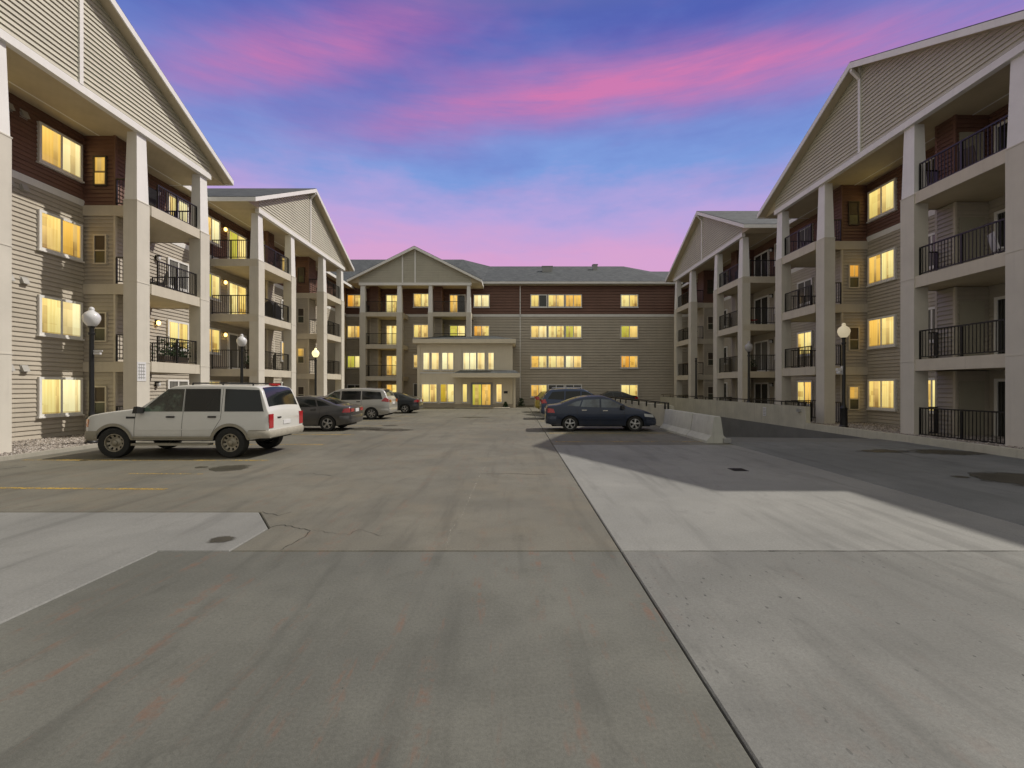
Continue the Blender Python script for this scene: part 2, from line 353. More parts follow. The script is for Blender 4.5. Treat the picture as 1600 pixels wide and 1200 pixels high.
# ------------------------------------------------------------------ mesh helpers
WL = {}                                            # world location of every parented object
class MB:
    def __init__(s): s.v = []; s.f = []
    def quad(s, *pts):
        i = len(s.v); s.v += [tuple(p) for p in pts]; s.f.append(tuple(range(i, i + len(pts)))); return s
    def box(s, x0, x1, y0, y1, z0, z1):
        i = len(s.v)
        s.v += [(x0, y0, z0), (x1, y0, z0), (x1, y1, z0), (x0, y1, z0), (x0, y0, z1), (x1, y0, z1), (x1, y1, z1), (x0, y1, z1)]
        s.f += [tuple(i + k for k in q) for q in ((3, 2, 1, 0), (4, 5, 6, 7), (0, 1, 5, 4), (1, 2, 6, 5), (2, 3, 7, 6), (3, 0, 4, 7))]
        return s
    def hexa(s, b, t):                              # bottom and top rings of 4
        i = len(s.v); s.v += [tuple(p) for p in b] + [tuple(p) for p in t]
        s.f += [tuple(i + k for k in q) for q in ((3, 2, 1, 0), (4, 5, 6, 7), (0, 1, 5, 4), (1, 2, 6, 5), (2, 3, 7, 6), (3, 0, 4, 7))]
        return s
    def prism(s, poly, d, z0=None):                 # poly: 3-D loop, extruded by vector d
        i = len(s.v); n = len(poly); s.v += [tuple(p) for p in poly] + [tuple(Vector(p) + Vector(d)) for p in poly]
        s.f.append(tuple(i + k for k in range(n))); s.f.append(tuple(i + n + k for k in reversed(range(n))))
        for k in range(n): s.f.append((i + k, i + n + k, i + n + (k + 1) % n, i + (k + 1) % n))
        return s
    def lathe(s, prof, seg=24, axis='z', c=(0, 0, 0)):
        i = len(s.v); n = len(prof)
        for k in range(seg):
            a = 2 * math.pi * k / seg
            for r, h in prof:
                p = (r * math.cos(a), r * math.sin(a), h) if axis == 'z' else (r * math.cos(a), h, r * math.sin(a))
                s.v.append((p[0] + c[0], p[1] + c[1], p[2] + c[2]))
        for k in range(seg):
            k2 = (k + 1) % seg
            for j in range(n - 1): s.f.append((i + k * n + j, i + k2 * n + j, i + k2 * n + j + 1, i + k * n + j + 1))
        return s
    def tube(s, a, b, r, seg=8):
        a, b = Vector(a), Vector(b); d = (b - a).normalized(); u = d.orthogonal().normalized(); w_ = d.cross(u)
        i = len(s.v)
        for p in (a, b):
            for k in range(seg):
                t = 2 * math.pi * k / seg; s.v.append(tuple(p + u * r * math.cos(t) + w_ * r * math.sin(t)))
        for k in range(seg): s.f.append((i + k, i + (k + 1) % seg, i + seg + (k + 1) % seg, i + seg + k))
        s.f.append(tuple(i + k for k in range(seg))[::-1]); s.f.append(tuple(i + seg + k for k in range(seg)))
        return s
    def mesh(s, name, mat, smooth=0, T=None, recalc=True):
        v = [T(*p) for p in s.v] if T else s.v
        me = bpy.data.meshes.new(name); me.from_pydata([tuple(p) for p in v], [], s.f)
        if recalc:
            bm = bmesh.new(); bm.from_mesh(me); bmesh.ops.recalc_face_normals(bm, faces=bm.faces); bm.to_mesh(me); bm.free()
        if smooth:
            me.shade_smooth(); me.set_sharp_from_angle(angle=R(smooth))
        if mat: me.materials.append(MATS[mat])
        return me
def place(name, me, parent=None, loc=(0, 0, 0), kind=None):
    """loc is the world location; parents are never rotated in this branch"""
    o = bpy.data.objects.new(name, me); COL.objects.link(o); loc = Vector(loc)
    if parent is not None:
        o.parent = parent; o.location = loc - WL.get(parent.name, Vector())
    else: o.location = loc
    WL[o.name] = loc
    if kind: o['kind'] = kind
    return o
def tag(o, label, cat, group=None):
    o['label'] = label; o['category'] = cat
    if group: o['group'] = group
    return o
def root(name, loc, label, cat, group=None):
    return tag(place(name, None, None, loc), label, cat, group)
def G(px, py, z=0.):                                # photo pixel -> point on the level z
    y = (CAM_H - z) * F / (py - 604); return ((px - 806) * y / F, y)

# ------------------------------------------------------------------ the ground, ramp, slabs
RX0, RX1, RY0, RY1 = 7.0, 13.0, 15.2, 41.0          # the ramp opening
g = MB(); Z = -.03
for (x0, x1, y0, y1) in ((-400, RX0, -300, 500), (RX1, 400, -300, 500), (RX0, RX1, -300, RY0), (RX0, RX1, RY1, 500)):
    g.quad((x0, y0, Z), (x1, y0, Z), (x1, y1, Z), (x0, y1, Z))
ground = place('ground', g.mesh('ground', 'ground_soil'), kind='structure')

def slab(poly, mat, gap=.009):
    """one pour of concrete: bevelled edge, 3 cm thick, shrunk by half the joint"""
    n = len(poly); area = sum(poly[i][0] * poly[(i + 1) % n][1] - poly[(i + 1) % n][0] * poly[i][1] for i in range(n))
    if area < 0: poly = poly[::-1]
    def inset(d):
        out = []
        for i in range(n):
            a, b, c = Vector(poly[i - 1]), Vector(poly[i]), Vector(poly[(i + 1) % n])
            e1 = (b - a).normalized(); e2 = (c - b).normalized()
            n1 = Vector((-e1.y, e1.x)); n2 = Vector((-e2.y, e2.x)); m = (n1 + n2)
            m = m / max(.3, m.dot(n1)); out.append(b + m * d)
        return out
    o, t = inset(gap), inset(gap + .012); m = MB()
    m.v = [(p.x, p.y, -.03) for p in o] + [(p.x, p.y, -.010) for p in o] + [(p.x, p.y, 0.) for p in t]
    for k in range(2):
        for i in range(n): j = (i + 1) % n; m.f.append((k * n + i, k * n + j, k * n + n + j, k * n + n + i))
    m.f.append(tuple(range(2 * n, 3 * n)))
    return place('concrete_slab', m.mesh('concrete_slab', mat), ground)
KX = -12.75
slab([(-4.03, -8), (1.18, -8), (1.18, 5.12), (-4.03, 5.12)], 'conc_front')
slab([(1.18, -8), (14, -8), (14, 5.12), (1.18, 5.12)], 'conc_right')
slab([(1.18, 5.12), (6.75, 5.12), (6.95, 14.45), (1.18, 14.45)], 'conc_mid_right')
slab([(6.75, 5.12), (13.0, 5.12), (13.0, 15.2), (7.0, 15.2), (6.95, 14.45)], 'conc_apron')
slab([(KX, -8), (-4.03, -8), (-4.03, 5.12), (-3.22, 5.12), (-3.23, 5.95), (-3.78, 6.71), (KX, 6.71)], 'conc_left')
slab([(KX, 6.71), (-3.78, 6.71), (-3.23, 5.95), (-3.22, 5.12), (1.18, 5.12), (1.18, 14.45), (1.18, 22), (KX, 22)], 'conc_old')
slab([(KX, 22), (1.18, 22), (1.18, 43), (KX, 43)], 'conc_old')
slab([(1.18, 14.45), (6.95, 14.45), (6.95, 26), (1.18, 26)], 'conc_bay')
slab([(1.18, 26), (6.95, 26), (6.95, 43), (1.18, 43)], 'conc_bay')

def sheet(name, pts, mat, z=.004):
    m = MB(); m.quad(*[(x, y, z) for x, y in pts]); return place(name, m.mesh(name, mat), ground)
def stripe(a, b, w_=.10):
    a, b = Vector(a), Vector(b); d = (b - a).normalized(); nn = Vector((-d.y, d.x)) * w_ / 2
    sheet('parking_stripe', [a + nn, b + nn, b - nn, a - nn], 'yellow_paint')
stripe((-12.4, 8.38), (-6.3, 8.2)); stripe((-8.2, 9.65), (-6.6, 9.62), .06)
stripe((-12.4, 11.45), (-6.2, 11.4)); stripe((-12.4, 14.6), (-6.1, 14.5)); stripe((-12.4, 17.6), (-6.2, 17.5)); stripe((-12.4, 21.4), (-6.2, 21.4))
stripe((-12.4, 24.6), (-6.2, 24.6)); stripe((-12.4, 28.4), (-6.2, 28.4))
stripe((1.3, 15.25), (6.25, 15.25)); stripe((1.3, 18.05), (6.2, 18.05)); stripe((1.3, 21.3), (6.2, 21.3)); stripe((1.3, 24.4), (6.2, 24.4))

def wiggle(name, pix, wid, mat, z, jit=.012, n=5):
    """a crack or seal line: an uneven ribbon along a polyline"""
    pts = [Vector(G(*p)) for p in pix]; dense = []
    for a, b in zip(pts, pts[1:]):
        for k in range(n): dense.append(a.lerp(b, k / n) + Vector((random.uniform(-jit, jit), random.uniform(-jit, jit) * 2)))
    dense.append(pts[-1]); m = MB(); L_, R_ = [], []
    for i, p in enumerate(dense):
        d = (dense[min(i + 1, len(dense) - 1)] - dense[max(i - 1, 0)]).normalized(); nn = Vector((-d.y, d.x)); ww = wid * random.uniform(.4, 1.3) / 2
        if i in (0, len(dense) - 1): ww *= .3
        L_.append(p + nn * ww); R_.append(p - nn * ww)
    for i in range(len(dense) - 1): m.quad(*[(q.x, q.y, z) for q in (L_[i], L_[i + 1], R_[i + 1], R_[i])])
    place(name, m.mesh(name, mat), ground)
wiggle('crack', [(420, 824), (440, 820), (462, 824), (485, 829), (478, 838), (455, 850), (438, 860)], .012, 'joint_dirt', .003)
wiggle('crack', [(485, 828), (515, 832), (545, 836), (562, 826), (600, 838)], .005, 'joint_dirt', .003)
wiggle('crack', [(410, 800), (435, 806), (456, 800)], .012, 'joint_dirt', .003)
wiggle('crack', [(745, 741), (790, 740), (860, 742)], .014, 'joint_dirt', .003)
wiggle('crack', [(460, 742), (490, 740), (520, 744)], .016, 'joint_dirt', .003)
wiggle('crack', [(0, 733), (20, 731), (42, 729)], .05, 'joint_dirt', .003)
wiggle('crack', [(1375, 700), (1440, 716), (1500, 724)], .02, 'joint_dirt', .003)
wiggle('crack', [(560, 861), (700, 861), (800, 861), (930, 861)], .010, 'joint_dirt', .003, .005)
wiggle('crack', [(1060, 861), (1150, 861), (1250, 861), (1400, 861), (1590, 861)], .016, 'joint_dirt', .003, .006, 9)
wiggle('sealed_crack', [(770, 697), (757, 730), (748, 745), (735, 775), (722, 805), (703, 830), (697, 860)], .010, 'white_seal', .0035, .012)
def blot(px, py, rx, ry, z=.0045, mat='wet_stain', name='wet_patch'):
    cx, cy = G(px, py); ax = rx * cy / F; ay = abs(G(px, py - ry)[1] - cy); m = MB(); n = 40; ph = [random.uniform(0, 6.3) for _ in range(4)]
    pts = []
    for k in range(n):
        a = 2 * math.pi * k / n; q = 1 + .16 * math.sin(2 * a + ph[0]) + .13 * math.sin(3 * a + ph[1]) + .09 * math.sin(5 * a + ph[2]) + .05 * math.sin(9 * a + ph[3])
        pts.append((cx + ax * q * math.cos(a), cy + ay * q * math.sin(a), z))
    m.quad(*pts); place(name, m.mesh(name, mat), ground)
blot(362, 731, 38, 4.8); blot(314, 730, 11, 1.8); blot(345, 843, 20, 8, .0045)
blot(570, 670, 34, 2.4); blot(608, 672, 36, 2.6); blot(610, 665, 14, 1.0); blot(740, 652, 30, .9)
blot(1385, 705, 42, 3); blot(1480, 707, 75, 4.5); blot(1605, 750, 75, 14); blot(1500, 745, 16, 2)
dc = G(1153, 734)
m = MB(); m.box(-.16, .16, -.16, .16, .001, .008)
for k in range(6): m.box(-.13, .13, -.13 + k * .047, -.11 + k * .047, .008, .014)
place('drain_grate', m.mesh('drain_grate', 'metal_black'), ground, (dc[0], dc[1], 0))

# the ramp down to the garage
rm = MB(); slope = .105
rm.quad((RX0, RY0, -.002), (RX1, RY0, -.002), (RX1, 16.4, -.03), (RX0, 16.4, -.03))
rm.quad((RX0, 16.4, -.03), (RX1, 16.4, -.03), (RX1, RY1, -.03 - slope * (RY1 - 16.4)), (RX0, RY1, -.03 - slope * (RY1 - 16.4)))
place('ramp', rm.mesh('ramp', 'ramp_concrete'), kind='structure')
m = MB(); m.box(RX0, RX1, RY1, RY1 + .3, -2.7, -.04); place('ramp_end_wall', m.mesh('ramp_end_wall', 'wall_concrete'), kind='structure')

# gravel beds
def gravel_bed(name, x0, x1, y0, y1, z, n, near):
    m = MB(); m.box(x0, x1, y0, y1, -.03, z)
    o = place(name, m.mesh(name, 'gravel'), kind='structure')
    s = MB()
    for _ in range(n):
        x = random.uniform(x0 + .05, x1 - .05); y = near[0] + (near[1] - near[0]) * random.random(); r = random.uniform(.018, .045)
        i = len(s.v); rot = random.uniform(0, 3.1); c_, s_ = math.cos(rot) * r, math.sin(rot) * r; q = random.uniform(.6, 1.3)
        s.v += [(x + c_, y + s_, z), (x - s_ * q, y + c_ * q, z), (x - c_, y - s_, z), (x + s_ * q, y - c_ * q, z), (x + .3 * c_, y, z + r * random.uniform(.5, .95))]
        s.f += [(i, i + 1, i + 4), (i + 1, i + 2, i + 4), (i + 2, i + 3, i + 4), (i + 3, i, i + 4)]
    st = place('gravel_stones', s.mesh('gravel_stones', 'gravel', recalc=False), o, kind='stuff')
gravel_bed('gravel_bed', -16.3, KX - .15, -1, 44, .07, 9000, (9.5, 24))
gravel_bed('gravel_bed', 13.16, 16.5, 8, 44, .16, 4500, (12, 25))
m = MB(); m.box(KX - .15, KX, -1, 44, -.03, .10); place('kerb', m.mesh('kerb', 'kerb_concrete'), kind='structure')

# ------------------------------------------------------------------ apartment buildings
FL = (0., 2.78, 5.70, 8.65)                         # balcony slab tops
WZ = (.82, 3.62, 6.53, 9.52)                        # window sills
WH = 1.36
BAND0, BAND1, TOP = 8.62, 8.86, 11.32               # white band and soffit height
CH = .155                                           # height of a course of siding

class Bld:
    def __init__(s, name, loc, T, label):
        s.T = T; s.root = root(name, loc, label, 'building', 'wings of the apartment complex'); s.o = Vector(T(0, 0, 0)); s.cache = {}
    def put(s, name, mb, mat, parent=None, kind=None, smooth=0):
        return place(name, mb.mesh(name, mat, smooth, s.T), parent or s.root, (0, 0, 0), kind)
    def shared(s, key, name, make, parent, u, d, z, mat):
        """mesh made once in local facade axes about its own origin, then placed at (u, d, z)"""
        if key not in s.cache:
            mb = make(); o = s.o
            s.cache[key] = mb.mesh(name, mat, 0, lambda a, b, c: tuple(Vector(s.T(a, b, c)) - o))
        return place(name, s.cache[key], parent, s.T(u, d, z))

def course(mb, u0, u1, d, z, h=CH, axis='u'):
    """one lapped board; axis u: along the facade facing +d; axis -/+: along d, facing -u / +u"""
    k = min(1.9, h / CH); gp, lip = .024 * k, .040 * k
    pr = [(0, 0), (.004, 0), (.004, gp), (lip, gp), (lip - .002, gp + .022), (.010, h), (0, h)]
    if axis == 'u': mb.prism([(u0, d + a, z + b) for a, b in pr], (u1 - u0, 0, 0))
    else:
        sg = -1 if axis == '-' else 1
        mb.prism([(d + sg * a, u0, z + b) for a, b in pr], (0, u1 - u0, 0))
STEP = [CH]
def levels(z0, z1):
    n = max(1, round((z1 - z0) / STEP[0])); h = (z1 - z0) / n
    return [(z0 + k * h, h) for k in range(n)]

def siding(B, parent, u0, u1, d, z0, z1, mat, single=False, axis='u'):
    if single:
        for z, h in levels(z0, z1):
            def mk(h=h):
                q = MB()
                course(q, 0, u1 - u0, 0, 0, h, axis); return q
            base = (u0, d) if axis == 'u' else (d, u0)
            B.shared((axis, round(u1 - u0, 3), round(h, 4), mat), 'siding_board', mk, parent, base[0], base[1], z, mat)
    else:
        q = MB()
        for z, h in levels(z0, z1): course(q, u0, u1, d, z, h, axis)
        B.put('siding', q, mat, parent, 'stuff')

def uv_quad(name, w_, h, mat, T):
    me = bpy.data.meshes.new(name)
    me.from_pydata([T(*p) for p in ((0, 0, 0), (w_, 0, 0), (w_, 0, h), (0, 0, h), (0, -.012, 0), (w_, -.012, 0), (w_, -.012, h), (0, -.012, h))], [],
                   [(0, 1, 2, 3), (7, 6, 5, 4), (0, 4, 5, 1), (1, 5, 6, 2), (2, 6, 7, 3), (3, 7, 4, 0)])
    uv = me.uv_layers.new(name='UVMap'); co = ((0, 0), (w_, 0), (w_, h), (0, h))
    vi = [l.vertex_index for l in me.loops]
    for k, i in enumerate(vi): uv.data[k].uv = co[i % 4]
    me.materials.append(MATS[mat]); return me

def opening(B, name, u0, u1, d, z0, z1, state, frame='trim_white', fw=.085, proud=.085, split='v', axis='u', panes=None, sill=True, parent=None):
    """window or glazed door: a frame with depth and panes set back in it. axis 'u' faces +d; '-' lies across the facade and faces -u"""
    W, H = u1 - u0, z1 - z0; key = (name, axis, round(W, 3), round(H, 3), frame, split, fw)
    P = (lambda a, b, c: (a, b, c)) if axis == 'u' else (lambda a, b, c: (-b, a, c))
    def mk():
        q = MB()
        def bx(a0, a1, b0, b1, c0, c1):
            i = len(q.v); q.box(a0, a1, b0, b1, c0, c1); q.v[i:] = [P(*p) for p in q.v[i:]]
        bx(0, fw, -.02, proud, 0, H); bx(W - fw, W, -.02, proud, 0, H)
        bx(fw, W - fw, -.02, proud, H - fw, H); bx(fw, W - fw, -.02, proud, 0, fw)
        s_ = .035
        if split == 'v': bx(W / 2 - s_, W / 2 + s_, -.02, proud - .012, fw, H - fw)
        if split == 'h': bx(fw, W - fw, -.02, proud - .012, H * .46 - .02, H * .46 + .02)
        return q
    pos = (u0, d) if axis == 'u' else (d, u0)
    wobj = B.shared(key, name, mk, parent or B.root, pos[0], pos[1], z0, frame)
    i0, i1 = fw, W - fw; s_ = .035
    if split == 'v': cells = [(i0, W / 2 - s_, fw, H - fw), (W / 2 + s_, i1, fw, H - fw)]
    elif split == 'h': cells = [(i0, i1, fw, H * .46 - .02), (i0, i1, H * .46 + .02, H - fw)]
    else: cells = [(i0, i1, fw, H - fw)]
    st = state if isinstance(state, (list, tuple)) else [state] * len(cells)
    for k, ((a0, a1, c0, c1), mname) in enumerate(zip(cells, st)):
        kk = ('pane', axis, round(a1 - a0, 3), round(c1 - c0, 3), mname)
        if kk not in B.cache:
            o = B.o
            def TT(a, b, c):
                return tuple(Vector(B.T(*P(a, b, c))) - o)
            B.cache[kk] = uv_quad('pane', a1 - a0, c1 - c0, mname, TT)
        off = P(a0, proud - .032 - .006 * k, c0)
        place('pane', B.cache[kk], wobj, B.T(pos[0] + off[0], pos[1] + off[1], z0 + off[2]))
    if sill and axis == 'u':
        B.shared(('sill', round(W, 3)), 'sill', lambda: MB().box(-.04, W + .04, -.01, proud + .03, -.05, -.002), wobj, u0, d, z0, 'trim_white')
    return wobj

LIT = {'c': ['pane_curtain', 'pane_bright'], 'r': ['pane_room', 'pane_curtain'], 'b': ['pane_bright', 'pane_bright'], 'o': ['pane_orange', 'pane_room'],
       'g': ['pane_green', 'pane_curtain'], 'd': ['pane_dark', 'pane_dark'], 'w': ['pane_blind', 'pane_blind'], 'h': ['pane_room', 'pane_dark'], 'y': ['pane_curtain', 'pane_room']}

def railing(B, parent, u0, u1, d, z, axis='u', h=1.04):
    """top and bottom rails and posts, with the pickets as one part"""
    q = MB(); p = MB(); n = max(2, round((u1 - u0) / .115))
    def bx(mb, a0, a1, b0, b1, c0, c1):
        mb.box(a0, a1, b0, b1, c0, c1) if axis == 'u' else mb.box(b0, b1, a0, a1, c0, c1)
    bx(q, u0, u1, d - .024, d + .024, z + h - .045, z + h); bx(q, u0, u1, d - .018, d + .018, z + .09, z + .125)
    for k in range(n + 1):
        u = u0 + (u1 - u0) * k / n
        if k in (0, n) or (k == n // 2 and n > 16): bx(q, max(u0, u - .03), min(u1, u + .03), d - .03, d + .03, z - .004, z + h - .05)
        else: bx(p, u - .009, u + .009, d - .009, d + .009, z + .12, z + h - .04)
    r_ = B.put('railing', q, 'metal_black', parent)
    B.put('pickets', p, 'metal_black', parent, 'stuff')

def column(B, u0, u1, d1, ztop=TOP - .2, depth=.50, z0=0., mat='stucco'):
    q = MB(); q.box(u0, u1, d1 - depth, d1, z0, FL[3] - .02)
    for z in FL[1:]: q.box(u0 - .012, u1 + .012, d1 - depth - .012, d1 + .012, z - .06, z - .025)
    c = B.put('column', q, mat)
    e = .02; t = .075
    q = MB(); q.hexa([(u0 + e, d1 - depth + e, FL[3] - .02), (u1 - e, d1 - depth + e, FL[3] - .02), (u1 - e, d1 - e, FL[3] - .02), (u0 + e, d1 - e, FL[3] - .02)],
                     [(u0 + t, d1 - depth + t, ztop), (u1 - t, d1 - depth + t, ztop), (u1 - t, d1 - t, ztop), (u0 + t, d1 - t, ztop)])
    B.put('tapered_shaft', q, 'trim_white', c)
    return c

def gable_roof(B, c, half, gd, peak, eave, over=.42, back=-11., trims=(0.,), single=False, gh=6.06, brace=True):
    """roof, fascia, soffits and the sided gable wall of one gable. gd: plane of the gable wall"""
    th = .16; sl = (peak - eave) / half; d1 = gd + over
    q = MB()
    for s_ in (-1, 1):
        a, b = (c, peak), (c + s_ * half, eave)
        q.hexa([(a[0], back, a[1] - .03), (b[0], back, b[1] - .03), (b[0], d1, b[1] - .03), (a[0], d1, a[1] - .03)],
               [(a[0], back, a[1]), (b[0], back, b[1]), (b[0], d1, b[1]), (a[0], d1, a[1])])
    rf = B.put('gable_roof', q, 'shingles')
    q = MB()                                        # rake fascia, two boards, and the eave fascia
    for s_ in (-1, 1):
        q.prism([(c, d1 - .03, peak - .035), (c + s_ * half, d1 - .03, eave - .035), (c + s_ * half, d1 - .03, eave - .25), (c, d1 - .03, peak - .27)], (0, .045, 0))
        q.box(c + s_ * half - .02, c + s_ * half + .02, -.0, d1 - .035, eave - .25, eave - .036)
    B.put('fascia', q, 'trim_white', rf)
    q = MB()                                        # sloped soffit under the rake, flat soffit under the eaves and over the recess
    for s_ in (-1, 1):
        q.prism([(c, gd, peak - .20), (c + s_ * half, gd, eave - .20), (c + s_ * half, gd, eave - .215), (c, gd, peak - .215)], (0, over - .035, 0))
        a, b = sorted((c + s_ * gh, c + s_ * (half - .02))); q.box(a, b, 0, gd + .001, eave - .235, eave - .216)
        b0, b1 = c + s_ * (gh - .01), c + s_ * (half - .03); q.prism([(b0, gd - .03, eave - .234), (b1, gd - .03, eave - .234), (b1, gd - .03, eave - .19), (b0, gd - .03, peak - .19 - sl * gh)], (0, .028, 0))
    q.box(c - gh + .02, c + gh - .02, 0.03, gd - .14, TOP - .012, TOP + .02)
    B.put('soffit', q, 'soffit', rf)
    zt = lambda u: peak - .2 - sl * abs(u - c)
    q = MB(); q.prism([(c - gh, gd - .12, TOP), (c + gh, gd - .12, TOP), (c + gh, gd - .12, zt(c + gh)), (c, gd - .12, zt(c)), (c - gh, gd - .12, zt(c - gh))], (0, .1, 0))
    gw = B.put('gable_wall', q, 'siding_cream')
    bounds = sorted([c - gh] + [c + t for t in trims] + [c + gh]); stuff = MB()
    z = TOP + .03
    while z < zt(c) - .05:
        for a, b in zip(bounds, bounds[1:]):
            def clip(zz): r_ = (peak - .2 - zz) / sl; return max(a, c - r_), min(b, c + r_)
            (p0, p1), (r0, r1) = clip(z), clip(z + CH)
            if p1 - p0 < .06: continue
            if r1 <= r0: r0 = r1 = (p0 + p1) / 2 if not a <= c <= b else c
            mb = MB() if single else stuff; d = gd - .02
            mb.hexa([(p0, d, z + .024), (p1, d, z + .024), (p1, d + .046, z + .024), (p0, d + .046, z + .024)], [(r0, d, z + CH), (r1, d, z + CH), (r1, d + .008, z + CH), (r0, d + .008, z + CH)])
            if single: B.put('siding_board', mb, 'siding_cream', gw)
        z += CH
    if not single: B.put('siding', stuff, 'siding_cream', gw, 'stuff')
    q = MB()
    q.box(c - gh - .05, c + gh + .05, gd - .16, gd + .045, TOP - .21, TOP + .03)
    B.put('gable_beam', q, 'trim_white', gw)
    for t in trims:
        q = MB(); q.box(c + t - .06, c + t + .06, gd - .02, gd + .06, TOP + .03, zt(c + t) + .02)
        if brace and abs(t) < .01: q.prism([(c - .06, gd + .04, zt(c) - .55), (c - .06, gd + .04, zt(c) - .40), (c - .06, d1 - .03, zt(c) - .05), (c - .06, d1 - .03, zt(c) - .2)], (.12, 0, 0))
        B.put('gable_trim', q, 'trim_white', gw)

def closet(B, u0, u1, dep, k, single_in=False, single_front=False, door_side=-1, win=None, mat=None):
    z0 = FL[k]; z1 = (FL[k + 1] - .38) if k < 3 else TOP - .013; mat = 'siding_red' if k == 3 else 'siding_tan'
    q = MB(); q.box(u0, u1, .0, dep, z0, z1)
    for (uu, dd) in ((u0, dep), (u1, dep)): q.box(uu - .05 if uu == u0 else uu - .04, uu + .04 if uu == u0 else uu + .05, dd - .04, dd + .035, z0, z1)
    o = B.put('closet', q, 'trim_tan' if k < 3 else 'siding_red')
    siding(B, o, u0 + .04, u1 - .04, dep, z0, z1, mat, single_front)
    siding(B, o, .02, dep - .04, u0, z0, z1, mat, single_in, '-')
    siding(B, o, .02, dep - .04, u1, z0, z1, mat, False, '+')
    return o

def module(B, c, gd, cols, bays, closets, doors, wins, smalls, state, level0=True, single=None, near_rail_side=True, dep=1.2, ground_rail=True):
    for a, b in cols: column(B, c + a, c + b, gd)
    for bi, (a, b, inner) in enumerate(bays):        # a..b along u; inner: the side that touches the recess (-1 / +1)
        for k in range(0, 4):
            if k == 0:
                q = MB(); q.box(c + a, c + b, 0, gd - .1, 0, .08); bal = B.put('balcony', q, 'kerb_concrete')
                if not ground_rail: continue
            else:
                q = MB(); q.box(c + a + .02, c + b - .02, 0.0, gd - .06, FL[k] - .34, FL[k]); bal = B.put('balcony', q, 'trim_tan')
                q = MB(); q.box(c + a + .05, c + b - .05, gd - .062, gd - .03, FL[k] - .38, FL[k] + .015); q.box(c + a - .005, c + a + .03, .02, gd - .07, FL[k] - .38, FL[k] + .01); q.box(c + b - .03, c + b + .005, .02, gd - .07, FL[k] - .38, FL[k] + .01)
                B.put('slab_edge', q, 'trim_tan', bal)
                q = MB(); q.box(c + a + .04, c + b - .04, .03, gd - .08, FL[k] - .352, FL[k] - .338); B.put('soffit', q, 'soffit', bal)
            zf = FL[k] + (.08 if k == 0 else 0)
            ia, ib = c + a + .55, c + b - .55
            railing(B, bal, ia, ib, gd - .2, zf)
            outer = (c + b - .06) if inner < 0 else (c + a + .06)
            railing(B, bal, .08, gd - .5, outer, zf, 'd')
            inn = (c + a + .06) if inner < 0 else (c + b - .06)
            if inner: railing(B, bal, dep + .04, gd - .5, inn, zf, 'd')
    for ci, (a, b, dside) in enumerate(closets):
        for k in range(4):
            o = closet(B, c + a, c + b, dep, k, single_in=(single and single.get(('in', ci))), single_front=(single and single.get(('front', ci))))
            if dside:
                z = FL[k] + .04; q = MB()
                if dside < 0: q.box(c + a - .055, c + a - .02, .22, dep - .12, z, z + 2.0)
                else: q.box(c + b + .02, c + b + .055, .22, dep - .12, z, z + 2.0)
                B.put('closet_door', q, 'closet_door', o)
    for (a, b, key) in doors:
        for k in range(4):
            s_ = state(key, k)
            if s_: opening(B, 'patio_door', c + a, c + b, .05 if STEP[0] > .2 else .03, FL[k] + .05, FL[k] + 2.12, LIT[s_], split='v', fw=.1, sill=False)
    for (a, b, key) in wins:
        for k in range(4):
            s_ = state(key, k)
            if s_: opening(B, 'window', c + a, c + b, .05 if STEP[0] > .2 else .025, WZ[k], WZ[k] + WH, LIT[s_])
    for (u, d0, d1, key) in smalls:
        for k in range(4):
            s_ = state(key, k); z = FL[k] + .75
            pn = {'l': ['pane_olive', 'pane_orange'], 'L': ['pane_orange', 'pane_orange'], 'd': ['pane_olive', 'brown_slat']}[s_]
            opening(B, 'small_window', d0, d1, c + u, z, z + 1.12, pn, frame='brown_slat' if k == 3 else 'trim_tan', fw=.05, proud=.09, split='h', axis='-', sill=False)

def shell(B, u0, u1, depth, singles=(), red_singles=True, z0=.05):
    """the wing itself: body, siding, white band, main roof. singles: stretches whose boards are built one by one"""
    q = MB(); q.box(u0, u1, -depth, 0, 0, TOP); wl = B.put('wall', q, 'siding_tan')
    cuts = sorted(set([u0, u1] + [x for s_ in singles for x in s_]))
    for a, b in zip(cuts, cuts[1:]):
        one = any(s_[0] <= a and b <= s_[1] for s_ in singles)
        siding(B, wl, a, b, 0, z0, BAND0, 'siding_tan', one); siding(B, wl, a, b, 0, BAND1, TOP, 'siding_red', one)
    q = MB(); q.box(u0, u1, 0, .09 if STEP[0] > .2 else .045, BAND0, BAND1); B.put('band', q, 'trim_white', wl)
    q = MB(); q.box(u0, u1, 0, .05, -.02, z0); B.put('plinth', q, 'stucco_dark', wl)
    return wl

def wing_roof(B, u0, u1, depth, eave=11.55, ridge=15.3):
    q = MB()
    e = .6; mid = -depth / 2
    q.hexa([(u0, e, eave - .03), (u1, e, eave - .03), (u1, mid, ridge - .03), (u0, mid, ridge - .03)], [(u0, e, eave), (u1, e, eave), (u1, mid, ridge), (u0, mid, ridge)])
    q.hexa([(u0, mid, ridge - .03), (u1, mid, ridge - .03), (u1, -depth - e, eave - .03), (u0, -depth - e, eave - .03)], [(u0, mid, ridge), (u1, mid, ridge), (u1, -depth - e, eave), (u0, -depth - e, eave)])
    rf = B.put('roof', q, 'shingles')
    q = MB(); q.box(u0, u1, e - .04, e + .02, eave - .25, eave - .035); B.put('fascia', q, 'trim_white', rf)
    q = MB(); q.box(u0, u1, 0.01, e - .045, eave - .222, eave - .205); B.put('soffit', q, 'soffit', rf)
    q = MB(); q.prism([(u0, .0, eave - .3), (u0, -depth, eave - .3), (u0, mid, ridge - .1)], (.2, 0, 0)); B.put('end_gable', q, 'siding_cream', rf)
    return rf

